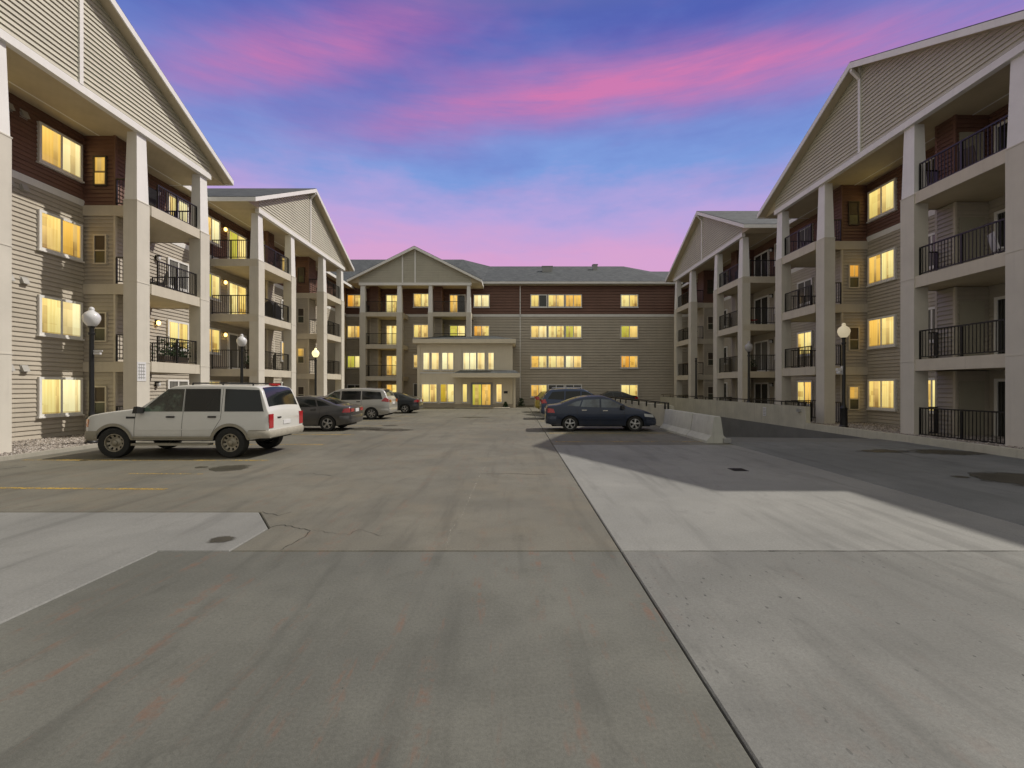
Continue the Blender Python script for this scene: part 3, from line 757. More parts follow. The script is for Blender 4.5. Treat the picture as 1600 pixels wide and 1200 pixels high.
COLS = [(-6.06, -5.48), (-2.5, -1.93), (2.16, 2.73), (5.48, 6.06)]
BAYS = [(-6.06, -1.95, 1), (2.8, 6.06, -1)]
CLOS = [(-2.64, -1.97, -1), (2.87, 3.92, 1)]
DOORS = [(-4.65, -2.9, 'dn'), (4.0, 5.7, 'df')]
WINS = [(-1.3, .22, 'c0'), (1.17, 2.72, 'c1')]

GD = 2.6
# ---- left wing
BL = Bld('apartment_building', (-16.3, 22, 0), lambda u, d, z: (-16.3 + d, u, z), 'tan and red sided apartment wing beside the white SUV, with sunlit siding')
C1, C2 = 14.3, 30.3
shell(BL, -1, 43.6, 17, singles=[(11.8, 17.17)]); wing_roof(BL, -1, 52, 17)
def stL1(key, k):
    return {'c0': 'cyrc', 'c1': 'ccyc', 'dn': 'dddd', 'df': 'dydd', 's': 'dddL', 'g': 'wywc'}[key][k]
def stL2(key, k):
    return {'c0': 'crcd', 'c1': 'dcdc', 'dn': 'wwyg', 'df': 'yddd', 's': 'dldd', 'n': 'yygc'}[key][k]
module(BL, C1, GD, COLS, BAYS, CLOS, DOORS, WINS + [(6.9, 8.25, 'g')], [(2.87, .42, .92, 's')], stL1, single={('in', 1): True})
module(BL, C2, GD, COLS, BAYS, CLOS, DOORS, WINS + [(-6.75, -5.35, 'n')], [(2.87, .42, .92, 's')], stL2)
gable_roof(BL, C1, 7.1, GD, 15.05, 11.55, single=True); gable_roof(BL, C2, 7.1, GD, 15.05, 11.55)
# ---- right wing
BR = Bld('apartment_building', (16.5, 24, 0), lambda u, d, z: (16.5 - d, u, z), 'shaded tan and brown apartment wing beside the garage ramp')
D1, D2 = 18.5, 34.2
shell(BR, 2, 43.6, 17, singles=[(16.9, 21.37)]); wing_roof(BR, 2, 52, 17)
def stR1(key, k):
    return {'c0': 'ywwd', 'c1': 'yyyy', 'dn': 'dddd', 'df': 'wwww', 's': 'ldld', 'g': 'yyww'}[key][k]
def stR2(key, k):
    return {'c0': 'dddd', 'c1': 'dddd', 'dn': 'dwdd', 'df': 'dddw', 's': 'dddd', 'n': 'dddd'}[key][k]
module(BR, D1, GD - .1, COLS, BAYS, CLOS, DOORS, WINS + [(6.7, 8.05, 'g')], [(2.87, .42, .92, 's')], stR1, single={('in', 1): True, ('front', 0): True})
module(BR, D2, GD - .1, COLS, BAYS, CLOS, DOORS, WINS + [(-6.75, -5.35, 'n')], [(2.87, .42, .92, 's')], stR2)
gable_roof(BR, D1, 7.1, GD - .1, 15.05, 11.55, single=True); gable_roof(BR, D2, 7.1, GD - .1, 15.05, 11.55)
# ---- the block across the end
YB = 44.2
BB = Bld('apartment_building', (0, YB, 0), lambda u, d, z: (u, YB - d, z), 'apartment block across the end of the courtyard, behind the lit entrance pavilion')
STEP[0] = .27
shell(BB, -34, 34, 17)
M0 = -9.2
def stB(key, k):
    return {'c': 'dyrr', 'd1': 'ooyy', 'd2': 'yygh'}[key][k]
module(BB, M0, GD, [(-5.1, -4.55), (-1.72, -1.2), (1.15, 1.6), (4.65, 5.1)], [(-5.1, -1.2, 0), (1.15, 5.1, 0)], [(-4.55, -3.85, 0), (1.5, 2.2, 0)], [(-3.4, -2.2, 'd1'), (2.75, 4.35, 'd2')],
       [(-.75, .8, 'c')], [], stB, ground_rail=False)
gable_roof(BB, M0, 6.1, GD, 14.6, 11.55, trims=(-1.15, 0.), gh=5.1, back=-9, brace=False)
for k in range(4):
    opening(BB, 'window', -16.35, -14.85, .05, WZ[k], WZ[k] + 1.25, LIT['dgyo'[k]])
    opening(BB, 'window', -4.1, -2.55, .05, WZ[k], WZ[k] + 1.25, LIT['yyob'[k]])
    opening(BB, 'window', 10.15, 11.85, .05, WZ[k], WZ[k] + 1.25, LIT['yogy'[k]])
    for j, x in enumerate((1.42, 3.10, 4.78)):
        opening(BB, 'window', x, x + 1.62, .05, WZ[k], WZ[k] + 1.25, LIT[('odd', 'rcb', 'cyg', 'hro')[k][j]])
q = MB()                                             # roof with a higher stretch at the left
e, ev = .6, 11.95
RP = [(-34, 16.7), (-6.2, 16.7), (-3.0, 15.9), (12.6, 15.9), (15.8, 15.3), (34, 15.3)]
for (a, za), (b, zb) in zip(RP, RP[1:]):
    q.hexa([(a, e, ev - .03), (b, e, ev - .03), (b, -9, zb - .03), (a, -9, za - .03)], [(a, e, ev), (b, e, ev), (b, -9, zb), (a, -9, za)])
    q.hexa([(a, -9, za - .03), (b, -9, zb - .03), (b, -18, ev - .03), (a, -18, ev - .03)], [(a, -9, za), (b, -9, zb), (b, -18, ev), (a, -18, ev)])
rb = BB.put('roof', q, 'shingles')
q = MB(); q.box(-16, 16, e - .04, e + .02, ev - .24, ev - .035); BB.put('fascia', q, 'trim_white', rb)
q = MB(); q.box(-16, 16, .0, e - .045, TOP + .3, TOP + .33); BB.put('soffit', q, 'soffit', rb)
siding(BB, rb, -16, 16, 0.0, TOP, TOP + .3, 'siding_red')
for (x, dd, sx) in ((3.4, -5.2, .55), (-13.6, -4.6, .3), (8.8, -6.5, .25), (-7.2, -8.2, .2)):
    z = ev + (e - dd) * .42; q = MB(); q.box(x - sx, x + sx, dd - .3, dd + .3, z - .4, z + .42); q.box(x - sx - .05, x + sx + .05, dd - .35, dd + .35, z + .42, z + .48); BB.put('roof_vent', q, 'grey_metal', rb)
q = MB(); q.box(.38, .46, .02, .09, .1, ev - .25); BB.put('downspout', q, 'trim_white')

# small things on the facades
def vent(B, u, z):
    q = MB(); q.hexa([(u - .1, .02, z), (u + .1, .02, z), (u + .1, .15, z + .0), (u - .1, .15, z)], [(u - .1, .02, z + .2), (u + .1, .02, z + .2), (u + .1, .06, z + .2), (u - .1, .06, z + .2)])
    q.box(u - .12, u + .12, .01, .035, z - .03, z + .23); B.put('wall_vent', q, 'vent_grey')
for z in (2.35, 5.25, 8.32, 10.75):
    for u in (14.6, 15.05): vent(BL, u, z)
def wall_lamp(B, u, z, lit, d=.02):
    q = MB(); q.box(u - .07, u + .07, d, d + .06, z - .08, z + .12); q.box(u - .09, u + .09, d + .02, d + .2, z + .10, z + .13); o = B.put('wall_lamp', q, 'metal_black')
    q = MB(); q.lathe([(.01, -.1), (.07, -.07), (.085, 0), (.07, .07), (.02, .1)], 14, c=(0, 0, 0)); q.v = [(u + a, d + .11 + b, z + c_) for a, b, c_ in q.v]
    B.put('lamp_glass', q, 'lamp_lit' if lit else 'globe_white', o, smooth=40)
for k in range(4):
    wall_lamp(BL, C2 - 4.95, FL[k] + 1.95, k > 0)
    wall_lamp(BL, C1 + 6.3, FL[k] + 1.95, k == 1)
    wall_lamp(BR, D2 - 5.0, FL[k] + 1.95, False)
m = MB(); m.box(16.45, 16.85, GD + .002, GD + .014, 2.05, 2.75)
nt = BL.put('notice', m, 'plate_white')
m = MB()
for k in range(5): m.box(16.5, 16.8, GD + .014, GD + .017, 2.16 + k * .12, 2.19 + k * .12)
for k in range(3): m.box(16.53 + k * .1, 16.545 + k * .1, GD + .014, GD + .018, 2.12, 2.68)
BL.put('notice_print', m, 'grey_metal', nt)

# ------------------------------------------------------------------ entrance pavilion
PY = 40.0
class Pav(Bld):
    pass
P = Bld('entrance_pavilion', (-4.4, PY, 0), lambda u, d, z: (u, PY - d, z), 'two storey cream entrance pavilion with tall lit windows and glass doors')
P.root['category'] = 'entrance'; del P.root['group']
q = MB(); q.box(-8.65, -.3, -4.15, 0, 0, 5.62); pw = P.put('wall', q, 'cream_render')
q = MB(); q.box(-8.7, -.25, .0, .03, 0, .32); P.put('plinth', q, 'stucco_dark', pw)
for (a, b) in ((-8.66, -8.4), (-5.35, -4.75), (-.55, -.29)):
    q = MB(); q.box(a, b, .0, .06, .32, 5.5); P.put('pilaster', q, 'cream_render', pw)
q = MB(); q.box(-8.64, -.31, .0, .045, 3.0, 3.12); P.put('band', q, 'trim_white', pw)
for z in (4.98, 5.25): pass
q = MB(); q.box(-8.95, .0, -3.9, .55, 5.62, 5.98); pr = P.put('roof_fascia', q, 'cream_render')
q = MB(); q.hexa([(-8.85, .45, 5.98), (-.1, .45, 5.98), (-.1, -4.1, 5.98), (-8.85, -4.1, 5.98)], [(-6.6, -2.6, 6.62), (-2.2, -2.6, 6.62), (-2.2, -4.1, 6.7), (-6.6, -4.1, 6.7)]); P.put('hip_roof', q, 'shingles', pr)
for (a, b, s_) in ((-8.15, -7.55, 'b'), (-7.42, -6.72, 'b'), (-6.5, -5.45, 'b'), (-4.65, -3.45, 'b'), (-3.4, -2.7, 'b'), (-2.45, -1.9, 'b')):
    opening(P, 'window', a, b, .005, 3.3, 4.85, LIT[s_], fw=.05, split='v' if b - a > .9 else None)
for (a, b, s_) in ((-8.3, -6.9, 'y'), (-6.65, -5.4, 'g'), (-1.75, -1.2, 'b')):
    opening(P, 'window', a, b, .005, .45, 2.1, LIT[s_], fw=.06, split='v' if b - a > .9 else None)
opening(P, 'window', -4.7, -4.25, .005, .45, 2.1, ['pane_room'], fw=.05, split=None)
opening(P, 'entrance_door', -3.95, -2.05, .03, .06, 2.2, ['pane_green', 'pane_orange'], frame='grey_metal', fw=.17, proud=.12, sill=False)
q = MB(); q.box(-5.4, .35, .06, 1.7, 2.62, 2.98); cn = P.put('canopy', q, 'cream_render')
q = MB(); q.hexa([(-5.35, 1.65, 2.98), (.3, 1.65, 2.98), (.3, .07, 2.98), (-5.35, .07, 2.98)], [(-4.9, .5, 3.24), (-.1, .5, 3.24), (-.1, .07, 3.28), (-4.9, .07, 3.28)]); P.put('canopy_roof', q, 'shingles', cn)
q = MB(); q.box(-.22, -.02, .1, .28, 0, 2.62); P.put('canopy_post', q, 'cream_render', cn)
q = MB(); q.box(-1.05, -.72, .005, .05, 1.25, 1.45); P.put('intercom', q, 'metal_black')
m = MB(); m.box(-5.2, -.5, 38.2, 40.0, -.02, .06); place('entrance_step', m.mesh('entrance_step', 'kerb_concrete'), kind='structure')

# planting at the entrance
def shrub(x, y, h, label):
    r = root('shrub', (x, y, 0), label, 'shrub'); q = MB()
    for _ in range(240):
        a = random.uniform(0, 6.28); rr = random.random() ** .5 * h * .5; z = random.uniform(.03, h) ; rr *= (1.05 - z / h * .6)
        p = Vector((x + rr * math.cos(a), y + rr * math.sin(a), z)); s_ = random.uniform(.04, .09)
        u = Vector((random.uniform(-1, 1), random.uniform(-1, 1), random.uniform(-1, 1))).normalized(); v_ = u.orthogonal().normalized()
        q.quad(p - u * s_, p + v_ * s_ * .5, p + u * s_, p - v_ * s_ * .5)
    place('foliage', q.mesh('foliage', 'dark_shrub', recalc=False), r)
    q = MB(); q.tube((x, y, -.02), (x, y, h * .7), .02); place('stem', q.mesh('stem', 'brown_slat'), r)
shrub(-.9, 39.7, .5, 'low dark shrub under the intercom beside the pavilion doors')
shrub(.5, 42.5, .75, 'dark shrub at the foot of the white downspout')
shrub(-8.6, 39.7, .45, 'small shrub at the pavilion corner behind the dark sedan')

# ------------------------------------------------------------------ walls along the ramp, barriers
KW = root('ramp_wall', (13.08, 25, 0), 'long low concrete wall with black rail between the ramp and the shaded wing', 'wall')
def panel(name, x0, x1, y0, y1, z0, z1, par, mat='wall_concrete'):
    m = MB(); m.box(x0, x1, y0 + .006, y1 - .006, z0, z1); return place(name, m.mesh(name, mat), par)
for a, b in ((20.4, 24.2), (24.2, 28.2), (28.2, 33), (33, 41)): panel('wall_panel', 13.0, 13.2, a, b, -2.7, .95, KW)
panel('low_wall', 13.0, 13.16, 9.0, 20.4, -.6, .22, KW)
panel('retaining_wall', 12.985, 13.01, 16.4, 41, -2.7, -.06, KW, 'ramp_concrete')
m = MB(); m.box(13.07, 13.12, 20.5, 41, 1.10, 1.15)
for k in range(12): m.box(13.08, 13.11, 20.6 + k * 1.8, 20.65 + k * 1.8, .94, 1.12)
place('rail', m.mesh('rail', 'metal_black'), KW)
m = MB(); m.box(12.97, 12.99, 23.6, 23.9, .32, .78); sg = place('notice', m.mesh('notice', 'plate_white'), KW)
m = MB(); [m.box(12.962, 12.972, 23.64, 23.86, .38 + .08 * k, .41 + .08 * k) for k in range(5)]; place('notice_print', m.mesh('notice_print', 'grey_metal'), sg)
m = MB(); m.box(12.9, 13.0, 20.75 - 0, 20.95, .70, .82); place('flood_lamp', m.mesh('flood_lamp', 'grey_metal'), KW)
GW = root('ramp_wall', (6.85, 27, 0), 'concrete parapet with black bracketed rail in front of the navy sedan', 'wall')
for a, b in ((20.0, 23.5), (23.5, 28), (28, 34), (34, 41)): panel('wall_panel', 6.72, 6.95, a, b, -2.7, 1.0, GW)
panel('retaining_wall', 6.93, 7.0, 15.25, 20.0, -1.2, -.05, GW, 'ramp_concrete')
m = MB(); m.box(6.66, 6.71, 19.98, 41, 1.10, 1.15); m.box(6.655, 6.715, 19.93, 20.0, 0.02, 1.15)
for k in range(14): m.box(6.66, 6.725, 20.4 + k * 1.45, 20.46 + k * 1.45, .84, 1.12)
place('rail', m.mesh('rail', 'metal_black'), GW)

def barrier(x, y0, y1, label):
    r = root('traffic_barrier', (x, (y0 + y1) / 2, 0), label, 'barrier', 'concrete barriers at the ramp')
    pr = [(-.36, .0), (-.36, .08), (-.20, .26), (-.11, .84), (-.09, .87), (.09, .87), (.11, .84), (.20, .26), (.36, .08), (.36, 0)]
    m = MB(); n = len(pr); ys = [y0, y0 + .02, y1 - .02, y1]; sc_ = [.985, 1, 1, .985]
    for yy, s_ in zip(ys, sc_): m.v += [(x + a * s_, yy, max(.001, b * s_)) for a, b in pr]
    for k in range(3):
        for i in range(n): m.f.append((k * n + i, k * n + (i + 1) % n, (k + 1) * n + (i + 1) % n, (k + 1) * n + i))
    m.f.append(tuple(range(n))); m.f.append(tuple(range(3 * n, 4 * n)))
    place('barrier_body', m.mesh('barrier_body', 'barrier_concrete', 25), r)
    m = MB(); m.box(x + .18, x + .42, y0 - .07, y0 + .05, .02, .16); place('lifting_loop', m.mesh('lifting_loop', 'grey_metal'), r)
barrier(6.58, 14.85, 16.62, 'short concrete traffic barrier with its end face to the drive')
barrier(6.58, 16.66, 19.7, 'long concrete traffic barrier in front of the navy sedan nose')

# ------------------------------------------------------------------ lamp posts
def lamp_post(x, y, z0, top, globe, label, extra=None):
    r = root('lamp_post', (x, y, z0), label, 'street lamp', 'lamp posts along the courtyard'); h = top - z0
    hg = .62 if globe else 0
    m = MB(); m.lathe([(.0, 0), (.17, 0), (.17, .06), (.14, .1), (.13, .75), (.15, .8), (.10, .86), (.085, .95), (.072, 1.05), (.062, h - hg - .28), (.085, h - hg - .26), (.085, h - hg - .2), (.065, h - hg - .18), (.065, h - hg - .05), (.11, h - hg), (.0, h - hg)], 16, c=(x, y, z0))
    place('post', m.mesh('post', 'metal_black', 35), r)
    if globe:
        b = h - hg
        m = MB(); m.lathe([(.09, b), (.13, b + .03), (.19, b + .12), (.228, b + .24), (.222, b + .33), (.17, b + .42), (.09, b + .48), (.07, b + .5), (.075, b + .55), (.05, b + .6), (.0, b + .62)], 20, c=(x, y, z0))
        place('globe', m.mesh('globe', globe, 50), r)
    if extra == 'arm': m = MB(); m.box(x, x + .34, y - .012, y + .012, 2.95, 2.99); m.box(x + .1, x + .3, y - .05, y + .02, 2.86, 2.92); place('bracket', m.mesh('bracket', 'plate_white'), r)
    if extra == 'cam': m = MB(); m.box(x - .30, x - .08, y - .06, y + .06, 2.5, 2.62); m.lathe([(.0, -.09), (.08, -.06), (.09, 0), (.05, .06), (0, .08)], 12, c=(x - .22, y, 2.44)); m.box(x - .1, x - .05, y - .03, y + .03, 2.35, 2.7); place('security_camera', m.mesh('security_camera', 'plate_white', 40), r)
lamp_post(-13.33, 14.3, .06, 4.36, 'globe_white', 'black lamp post with white globe standing in gravel at the SUV nose', 'arm')
lamp_post(-13.25, 22.0, .06, 4.4, 'globe_white', 'black lamp post with white globe behind the SUV roof, between two gables')
lamp_post(-13.2, 30.0, .06, 4.4, 'globe_lit', 'black lamp post with lit yellow globe near the silver minivan')
lamp_post(13.62, 18.9, .15, 4.5, 'globe_warm', 'black lamp post with white globe and security camera at the low kerb wall', 'cam')
lamp_post(13.62, 26.6, .15, 4.5, 'dim_globe', 'thin black lamp post with grey globe behind the ramp wall')
lamp_post(13.62, 34.4, .15, 4.0, None, 'black post without a globe behind the ramp wall')

# ------------------------------------------------------------------ cars
def interp(pts, x):
    if x <= pts[0][0]: return pts[0][1]
    for (a, za), (b, zb) in zip(pts, pts[1:]):
        if x <= b:
            t = (x - a) / (b - a); return za + (zb - za) * t
    return pts[-1][1]
def smooth_pts(pts, it=2):
    for _ in range(it):
        out = [pts[0]]
        for a, b in zip(pts, pts[1:]):
            out += [(a[0] * .78 + b[0] * .22, a[1] * .78 + b[1] * .22), (a[0] * .22 + b[0] * .78, a[1] * .22 + b[1] * .78)]
        pts = out + [pts[-1]]
    return pts

class Car:
    def __init__(s, name, loc, rz, spec, label, cat='car', group=None):
        s.__dict__.update(spec); s.r = bpy.data.objects.new(name, None); COL.objects.link(s.r)
        s.r.location = loc; s.r.rotation_euler = (0, 0, rz); tag(s.r, label, cat, group)
        s.top = smooth_pts(s.outline); s.x0, s.x1 = s.top[0][0], s.top[-1][0]; s.build()
    def put(s, name, mb, mat, parent=None, smooth=38, recalc=True):
        o = bpy.data.objects.new(name, mb.mesh(name, mat, smooth, None, recalc)); COL.objects.link(o); o.parent = parent or s.r; return o
    def plan(s, x):
        hw = s.W / 2; r_ = 1.0
        for end, dep, amt in ((s.x1, s.nose, s.nose_amt), (s.x0, s.tail, s.tail_amt)):
            t = (x - (end - math.copysign(dep, end))) / math.copysign(dep, end)
            if t > 0: r_ -= amt * min(1, t) ** 2.6
        return hw * r_
    def zt(s, x): return interp(s.top, x)
    def zb(s, x):
        z = s.sill
        e = min(x - s.x0, s.x1 - x)
        if e < .5: z += (.5 - e) * .16 + max(0, .06 - e) * 1.2
        for wx in (s.fa, s.ra):
            d = abs(x - wx); ra_ = s.wr * 1.17
            if d < ra_: z = max(z, s.wr * .96 + math.sqrt(ra_ * ra_ - d * d) * .98)
        return z
    def belt(s, x): return s.belt_z + s.belt_rise * (-x)
    def ysurf(s, x, z):
        wd = s.plan(x); b = s.belt(x); g_ = 1 - .05 * abs((min(z, b) - .66) / .45) ** 2 - (.018 if z < .5 else 0)
        if z > b: g_ -= s.tumble * ((z - b) / (s.H - b)) ** 1.15
        return wd * g_
    def build(s):
        xs = set([s.x0 + (s.x1 - s.x0) * k / 60 for k in range(61)])
        for wx in (s.fa, s.ra):
            for k in range(25): xs.add(wx + s.wr * 1.17 * math.cos(math.pi * k / 24))
        for k in (.02, .05, .09): xs.add(s.x0 + k); xs.add(s.x1 - k)
        xs = sorted(xs); xs = [x for i, x in enumerate(xs) if i == 0 or x - xs[i - 1] > .004]
        m = MB(); NR, ND = 16, 8; rings = []
        for x in xs:
            zb, zt = s.zb(x), s.zt(x); rr = min(s.corner, (zt - zb) * .4); side = []
            for k in range(NR): z = zb + (zt - rr - zb) * k / (NR - 1); side.append((s.ysurf(x, z), z))
            yt = side[-1][0]
            for a in (30, 60, 90): side.append((yt - rr * (1 - math.cos(R(a))), zt - rr + rr * math.sin(R(a))))
            yt = side[-1][0]; deck = [(yt * (1 - 2 * k / ND), zt + .035 * (1 - (1 - 2 * k / ND) ** 2)) for k in range(1, ND)]
            ring = [(x, y, z) for y, z in side] + [(x, y, z) for y, z in deck] + [(x, -y, z) for y, z in reversed(side)]
            rings.append(ring)
        n = len(rings[0])
        for ring in rings: m.v += ring
        for i in range(len(rings) - 1):
            for k in range(n - 1): m.f.append((i * n + k, i * n + k + 1, (i + 1) * n + k + 1, (i + 1) * n + k))
        m.f.append(tuple(range(n))); b_ = (len(rings) - 1) * n; m.f.append(tuple(b_ + k for k in range(n)))
        s.body = s.put('body', m, s.paint, smooth=42)
        m = MB(); m.box(s.x0 + .25, s.x1 - .25, -s.W / 2 + .22, s.W / 2 - .22, s.sill - .04, s.sill + .3); s.put('underbody', m, 'underbody', smooth=0)
        m = MB()
        for wx in (s.fa, s.ra): m.box(wx - s.wr * 1.25, wx + s.wr * 1.25, -s.W / 2 + .28, s.W / 2 - .28, s.sill, s.wr * 2.05)
        s.put('wheel_well', m, 'underbody', smooth=0)
        for wx in (s.fa, s.ra):
            for sd in (1, -1): s.wheel(wx, sd)
        for q_, mat in s.glass: s.side(q_, 'side_window', mat)
        for sd in (1, -1):
            for gx in s.seams: s.strip('door_gap', gx[0], gx[1], gx[2], gx[3], sd)
            for hx, hz in s.handles:
                m = MB(); y = s.ysurf(hx, hz) * sd; m.box(hx - .10, hx + .10, min(y, y + sd * .035), max(y, y + sd * .035), hz - .018, hz + .024); s.put('door_handle', m, s.handle_mat)
            mx, mz = s.mirror; y = s.ysurf(mx, mz) * sd; m = MB()
            m.hexa([(mx - .06, y - sd * .05, mz - .02), (mx + .08, y - sd * .05, mz - .02), (mx + .10, y + sd * .20, mz - .02), (mx - .04, y + sd * .22, mz - .02)],
                   [(mx - .06, y - sd * .03, mz + .12), (mx + .05, y - sd * .03, mz + .13), (mx + .07, y + sd * .18, mz + .15), (mx - .04, y + sd * .2, mz + .16)])
            s.put('mirror', m, s.mirror_mat)
        for (xa, xb, fa_, fb_, nm) in s.decks: s.deck(xa, xb, fa_, fb_, nm)
        for (q_, mat, nm) in s.lights: s.side(q_, nm, mat, .012)
        for (y0, y1, z0, z1, mat, nm) in s.rear: s.endquad(s.x0, y0, y1, z0, z1, mat, nm)
        for (y0, y1, z0, z1, mat, nm) in s.front: s.endquad(s.x1, y0, y1, z0, z1, mat, nm)
        for (end, dep, z0, z1, out, mat, nm) in s.bumpers: s.wrap(end, dep, z0, z1, out, mat, nm)
        for (xa, xb, z0, z1, out, mat, nm) in s.trims:
            for sd in (1, -1): s.side([(xa, z0), (xb, z0), (xb, z1), (xa, z1)], nm, mat, out, (sd,), solid=True)
        if s.flare:
            for wx in (s.fa, s.ra):
                for sd in (1, -1):
                    m = MB(); pts = []
                    for k in range(25):
                        a = R(-8 + 196 * k / 24)
                        for rr in (s.wr * 1.17, s.wr * 1.17 + .075):
                            x, z = wx + rr * math.cos(a), s.wr * .96 + rr * .98 * math.sin(a); z = max(z, s.sill); pts.append((x, (s.ysurf(x, z) + .022) * sd, z))
                    m.v = pts
                    for k in range(24): m.f.append((2 * k, 2 * k + 1, 2 * k + 3, 2 * k + 2))
                    s.put('arch_trim', m, s.flare)
    def wheel(s, wx, sd):
        e = bpy.data.objects.new('wheel', None); COL.objects.link(e); e.parent = s.r; y = s.W / 2 - .115
        e.location = (wx, y * sd, s.wr + .001); e.rotation_euler = (0, s.r.location.x * 1.7 + wx, s.steer if wx > 0 else 0)
        r_, wd = s.wr, s.tw / 2; ri = r_ * s.rimf
        key = ('tyre', r_, wd, ri)
        if key not in CARMESH:
            m = MB(); m.lathe([(ri, -wd * .8), (r_ * .86, -wd), (r_ * .96, -wd * .92), (r_, -wd * .62), (r_, wd * .62), (r_ * .96, wd * .92), (r_ * .86, wd), (ri + .012, wd * .9), (ri, wd * .8), (ri, -wd * .8)], 36, 'y')
            CARMESH[key] = m.mesh('tyre', 'tyre', 35)
        o = bpy.data.objects.new('tyre', CARMESH[key]); COL.objects.link(o); o.parent = e
        key = ('rim', r_, wd, ri, s.spokes, sd, s.rim_mat)
        if key not in CARMESH:
            m = MB(); q_ = wd * .78 * sd
            m.lathe([(ri, q_), (ri * .92, q_), (ri * .88, q_ * .55), (ri * .86, -q_ * .2)], 36, 'y'); hub = ri * .27
            m.lathe([(hub, q_ * .45), (hub * .95, q_ * .86), (hub * .5, q_ * .95), (0, q_ * .95)], 20, 'y')
            n = s.spokes
            for k in range(n):
                a = 2 * math.pi * k / n; ca, sa = math.cos(a), math.sin(a); w0, w1 = ri * .13, ri * .17 * 5 / n * 1.3
                def pt(rad, off, yy): return (rad * ca - off * sa, yy, rad * sa + off * ca)
                m.hexa([pt(hub * .8, -w0, q_ * .5), pt(hub * .8, w0, q_ * .5), pt(ri * .9, w1, q_ * .45), pt(ri * .9, -w1, q_ * .45)],
                       [pt(hub * .8, -w0 * .8, q_ * .88), pt(hub * .8, w0 * .8, q_ * .88), pt(ri * .9, w1 * .8, q_ * .84), pt(ri * .9, -w1 * .8, q_ * .84)])
            if n == 0:                               # pressed steel wheel: dished disc with a ring of holes
                m.lathe([(hub, q_ * .62), (ri * .5, q_ * .30), (ri * .62, q_ * .34)], 30, 'y')
                for k in range(10):
                    a = 2 * math.pi * k / 10; b2 = a + .34; ca, sa, cb, sb = math.cos(a), math.sin(a), math.cos(b2), math.sin(b2)
                    m.hexa([(ri * .60 * ca, q_ * .30, ri * .60 * sa), (ri * .60 * cb, q_ * .30, ri * .60 * sb), (ri * .9 * cb, q_ * .42, ri * .9 * sb), (ri * .9 * ca, q_ * .42, ri * .9 * sa)],
                           [(ri * .60 * ca, q_ * .36, ri * .60 * sa), (ri * .60 * cb, q_ * .36, ri * .60 * sb), (ri * .9 * cb, q_ * .52, ri * .9 * sb), (ri * .9 * ca, q_ * .52, ri * .9 * sa)])
            CARMESH[key] = m.mesh('rim', s.rim_mat, 30)
        o = bpy.data.objects.new('rim', CARMESH[key]); COL.objects.link(o); o.parent = e
        key = ('brake', r_, sd)
        if key not in CARMESH:
            m = MB(); m.lathe([(0, .0), (ri * .86, 0.), (ri * .86, -.02 * sd), (0, -.02 * sd)], 20, 'y'); CARMESH[key] = m.mesh('brake_disc', 'underbody', 30)
        o = bpy.data.objects.new('brake_disc', CARMESH[key]); COL.objects.link(o); o.parent = e
    def side(s, q_, name, mat, out=.006, sides=(1, -1), solid=False):
        """a quad given in (x, z), draped on the flank"""
        for sd in sides:
            m = MB(); nu, nv = 10, 6; (a, b, c, d) = [Vector(p) for p in q_]
            for j in range(nv + 1):
                for i in range(nu + 1):
                    p = a.lerp(b, i / nu).lerp(d.lerp(c, i / nu), j / nv); m.v.append((p.x, (s.ysurf(p.x, p.y) + out) * sd, p.y))
            for j in range(nv):
                for i in range(nu): k = j * (nu + 1) + i; m.f.append((k, k + 1, k + nu + 2, k + nu + 1))
            if out > .008:                           # give lamps and mouldings their thickness
                loop = [i for i in range(nu + 1)] + [j * (nu + 1) + nu for j in range(1, nv + 1)] + [nv * (nu + 1) + i for i in range(nu - 1, -1, -1)] + [j * (nu + 1) for j in range(nv - 1, 0, -1)]
                base = len(m.v); m.v += [(m.v[i][0], m.v[i][1] - sd * (out + .01), m.v[i][2]) for i in loop]; n = len(loop)
                for k in range(n): m.f.append((loop[k], loop[(k + 1) % n], base + (k + 1) % n, base + k))
            s.put(name, m, mat)
    def strip(s, name, xa, za, xb, zb, sd, wd=.010):
        m = MB(); n = 10; a, b = Vector((xa, za)), Vector((xb, zb)); d = (b - a).normalized(); nn = Vector((-d.y, d.x)) * wd / 2
        for k in range(n + 1):
            p = a.lerp(b, k / n)
            for q_ in (p - nn, p + nn): m.v.append((q_.x, (s.ysurf(q_.x, q_.y) + .0025) * sd, q_.y))
        for k in range(n): m.f.append((2 * k, 2 * k + 1, 2 * k + 3, 2 * k + 2))
        s.put(name, m, 'plastic_black')
    def deck(s, xa, xb, fa_, fb_, name):
        """windscreen or rear glass lying on the top surface"""
        m = MB(); nu, nv = 10, 8
        for i in range(nu + 1):
            t = i / nu; x = xa + (xb - xa) * t; f = fa_ + (fb_ - fa_) * t; zt = s.zt(x); yt = s.ysurf(x, zt - .07) - .07
            for j in range(nv + 1): v = -1 + 2 * j / nv; m.v.append((x, yt * f * v, zt + .035 * (1 - (f * v) ** 2) + .010))
        for i in range(nu):
            for j in range(nv): k = i * (nv + 1) + j; m.f.append((k, k + 1, k + nv + 2, k + nv + 1))
        s.put(name, m, 'car_glass')
    def endquad(s, xe, y0, y1, z0, z1, mat, name):
        m = MB(); o = math.copysign(.014, xe); m.box(min(xe - o, xe + o), max(xe - o, xe + o), y0, y1, z0, z1); s.put(name, m, mat, smooth=0)
